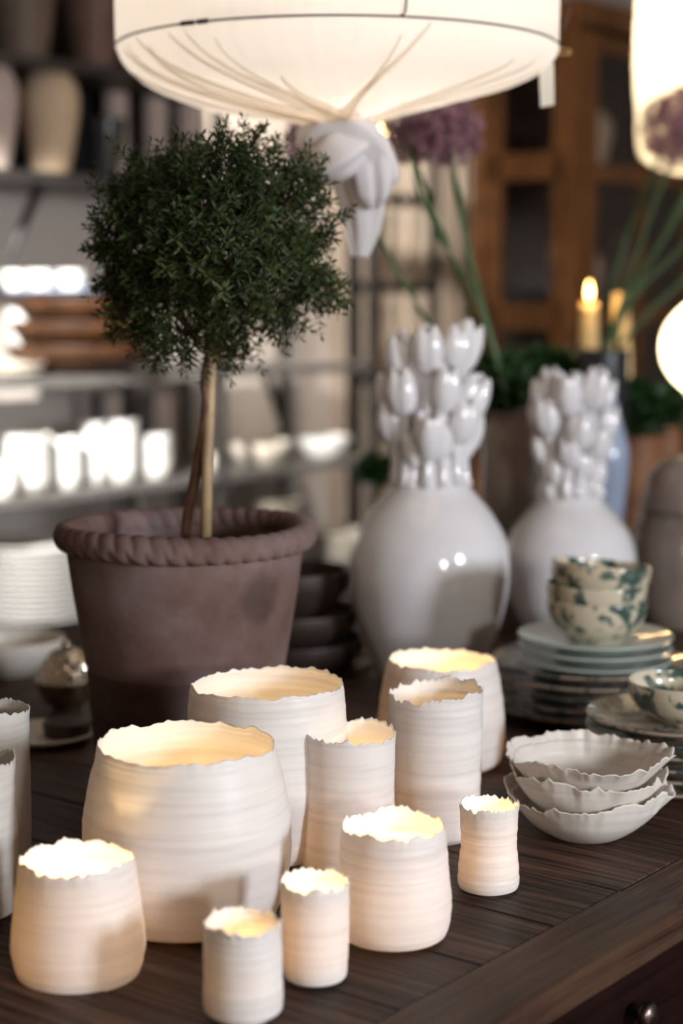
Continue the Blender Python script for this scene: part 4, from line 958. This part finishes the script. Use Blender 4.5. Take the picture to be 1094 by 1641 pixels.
for s in (a_, b_):
    MB().box(s-0.024, s+0.024, t_f, t_f+0.03, 0, 2.0).build('upright', M['black'], fr, smooth=False)
for py in (320, 460, 605):
    z = at(640, py, Yf).z; MB().box(a_, b_, t_f, t_f+0.03, z-0.022, z+0.022).build('crossbar', M['black'], fr, smooth=False)

# ---------------------------------------------------------------- old glazed cabinet
Yc = 5.9; cc = at(922, 300, Yc)
cb = thing('glazed_cabinet', (cc.x, Yc, 0), 'tall old brown wooden cabinet with glass doors at the back right', 'cabinet', rot=ROT)
def czz(px, py): return at(px, py, Yc).z
ctop = czz(922, 12); D = 0.43
rail1 = czz(905, 262); rail2 = czz(905, 508)
# local: x along E (front face), y along N (depth, side face at x=0)
MB().box(-0.02, 1.9, -0.02, D+0.02, ctop-0.05, ctop+0.03).build('cornice', M['cab'], cb, smooth=False)
MB().box(0.0, 1.85, 0.0, D, 0.0, 0.5).build('base', M['cab'], cb, smooth=False)
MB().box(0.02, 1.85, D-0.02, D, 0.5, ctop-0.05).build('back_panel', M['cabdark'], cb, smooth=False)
m = MB()
for (x0, x1, y0, y1) in ((0, 0.05, 0, 0.05), (0, 0.045, D-0.06, D-0.02), (1.8, 1.85, 0, 0.05), (0.88, 0.94, 0.0, 0.04)): m.box(x0, x1, y0, y1, 0.5, ctop-0.05)
m.build('corner_posts', M['cab'], cb, smooth=False)
sf = MB()
for z in (rail1, rail2): sf.box(0.005, 0.035, 0.05, D-0.06, z-0.045, z+0.045)
sf.box(0.005, 0.035, 0.05, 0.095, 0.5, ctop-0.05); sf.box(0.005, 0.035, D-0.13, D-0.06, 0.5, ctop-0.05); sf.box(0.005, 0.035, 0.05, D-0.06, ctop-0.15, ctop-0.05)
sfo = sf.build('side_frame', M['cab'], cb, smooth=False)
shz = [0.95, rail2, rail1]
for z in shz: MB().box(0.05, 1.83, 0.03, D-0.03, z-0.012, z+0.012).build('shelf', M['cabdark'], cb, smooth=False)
cpos = Vector((cc.x, Yc, 0))
for (lx, ly, z, r, h, mk, lb) in [(0.22, 0.14, rail1+0.0125, 0.055, 0.26, 'pinkjar', 'pale vase behind the upper cabinet glass, nearest the corner post'), (0.42, 0.18, rail1+0.0125, 0.07, 0.20, 'cream', 'cream jar behind the upper cabinet glass'),
        (0.20, 0.15, rail2+0.0125, 0.06, 0.30, 'pinkjar', 'tall pale vase behind the lower cabinet glass beside the corner post'), (0.40, 0.20, rail2+0.0125, 0.075, 0.22, 'cream', 'squat cream jar behind the lower cabinet glass'),
        (0.62, 0.18, rail2+0.0125, 0.06, 0.28, 'greyjar', 'grey-brown jar behind the lower cabinet glass')]:
    pp = cpos + E*lx + N*ly; tag(MB().lathe(jar_prof(h, r, 0), 36).build('jar', M[mk], loc=(pp.x, pp.y, z)), lb, 'jar')
MB().box(0.018, 0.022, 0.09, D-0.12, 0.5, ctop-0.1).build('side_pane', M['cabglass'], sfo, smooth=False)
for k in range(2):
    x0 = 0.06+k*0.88; x1 = x0+0.80
    dm = MB(); dm.box(x0, x0+0.06, -0.012, 0.014, 0.52, ctop-0.07); dm.box(x1-0.06, x1, -0.012, 0.014, 0.52, ctop-0.07)
    for z in (0.55, rail1-0.02, rail2, ctop-0.10): dm.box(x0+0.06, x1-0.06, -0.012, 0.014, z-0.03, z+0.03)
    dm.box((x0+x1)/2-0.015, (x0+x1)/2+0.015, -0.010, 0.012, 0.52, ctop-0.07)
    do = dm.build('door', M['cab'], cb, smooth=False)
    MB().box(x0+0.05, x1-0.05, 0.0, 0.004, 0.53, ctop-0.08).build('pane', M['cabglass'], do, smooth=False)
    MB().ball((x1-0.03 if k == 0 else x0+0.03, -0.025, 1.15), 0.014, 14, 8).build('knob', M['brass'], do)

# ---------------------------------------------------------------- paper lanterns
def lantern(px, rows, Y, label, power, name='paper_lantern'):
    zt = at(px, rows[-1][0], Y).z; p0 = at(px, rows[-1][0], Y); t = thing(name, p0, label, 'lantern')
    pr = catmull([(hw/FPX*Y, at(px, py, Y).z-zt) for py, hw in rows], 8); n = 72
    pr = [(max(0.0005, r)*(1+0.004*math.sin(i*2.2)), z) for i, (r, z) in enumerate(pr)]
    MB().lathe(pr, n).build('shade', M['paper'], t)
    zmid = (pr[0][1]+pr[-1][1])/2; zhi = max(pr[0][1], pr[-1][1])
    MB().ball((0, 0, zmid), 0.03, 14, 10).build('bulb', M['wax'], t)
    if zt+zhi < 2.95: MB().tube([(0, 0, zhi), (0, 0, 3.0-zt)], 0.003, 6).build('cord', M['wire'], t)
    light('lantern_bulb', 'POINT', p0+Vector((0, 0, zmid)), power, (1.0, 0.86, 0.62), 0.08)
lantern(1120, [(-180, 30), (-178, 88), (-100, 99), (50, 104), (130, 104), (180, 100), (225, 99), (255, 88), (275, 50), (280, 10)], 4.4, 'tall cream paper lantern at the top right picture edge', 10)
lantern(1142, [(472, 8), (478, 30), (498, 56), (525, 76), (556, 83), (588, 76), (615, 56), (634, 28), (640, 5)], 4.9, 'round white paper lantern at the right picture edge, cut in half', 16)

# back table carrying a pair of warm candles, seen between the stems
CY = 4.6
bt = thing('side_table', (at(985, 700, CY+0.1).x, CY+0.1, 0), 'dark side table in front of the cabinet carrying the beeswax candles', 'table')
zt = at(950, 640, CY).z
MB().box(-0.45, 0.6, -0.2, 0.25, zt-0.03, zt).build('top', M['darkwood'], bt, smooth=False)
for sx_ in (-0.42, 0.57):
    for sy_ in (-0.17, 0.22): MB().box(sx_-0.02, sx_+0.02, sy_-0.02, sy_+0.02, 0, zt-0.03).build('leg', M['darkwood'], bt, smooth=False)
def pillar(px, pyt, hw, Y, label, lit):
    p = at(px, 640, Y); p.z = zt; h = at(px, pyt, Y).z-zt; r = hw/FPX*Y
    c = thing('pillar_candle', p, label, 'candle')
    MB().lathe([(0.0005, 0)]+catmull([(r*1.25, 0), (r*1.2, h*0.3), (r, h*0.7), (r*0.85, h)], 5)+[(0.0005, h*0.985)], 28).build('wax', M['candle_y'], c)
    MB().tube([(0, 0, h*0.98), (0.002, 0, h+0.012)], 0.0012, 6).build('wick', M['steel'], c)
    if lit:
        MB().lathe([(0.0003, h+0.006), (0.006, h+0.014), (0.008, h+0.024), (0.005, h+0.04), (0.0003, h+0.056)], 12).build('flame', M['flame'], c)
        light('candle_light', 'POINT', p+Vector((0, -0.03, h+0.06)), 2.2, (1.0, 0.62, 0.26), 0.02)
pillar(941, 485, 15, CY, 'yellow beeswax candle burning between the stems in front of the cabinet', True)
pillar(990, 470, 16, CY+0.12, 'pale beeswax candle left of the round lantern', False)
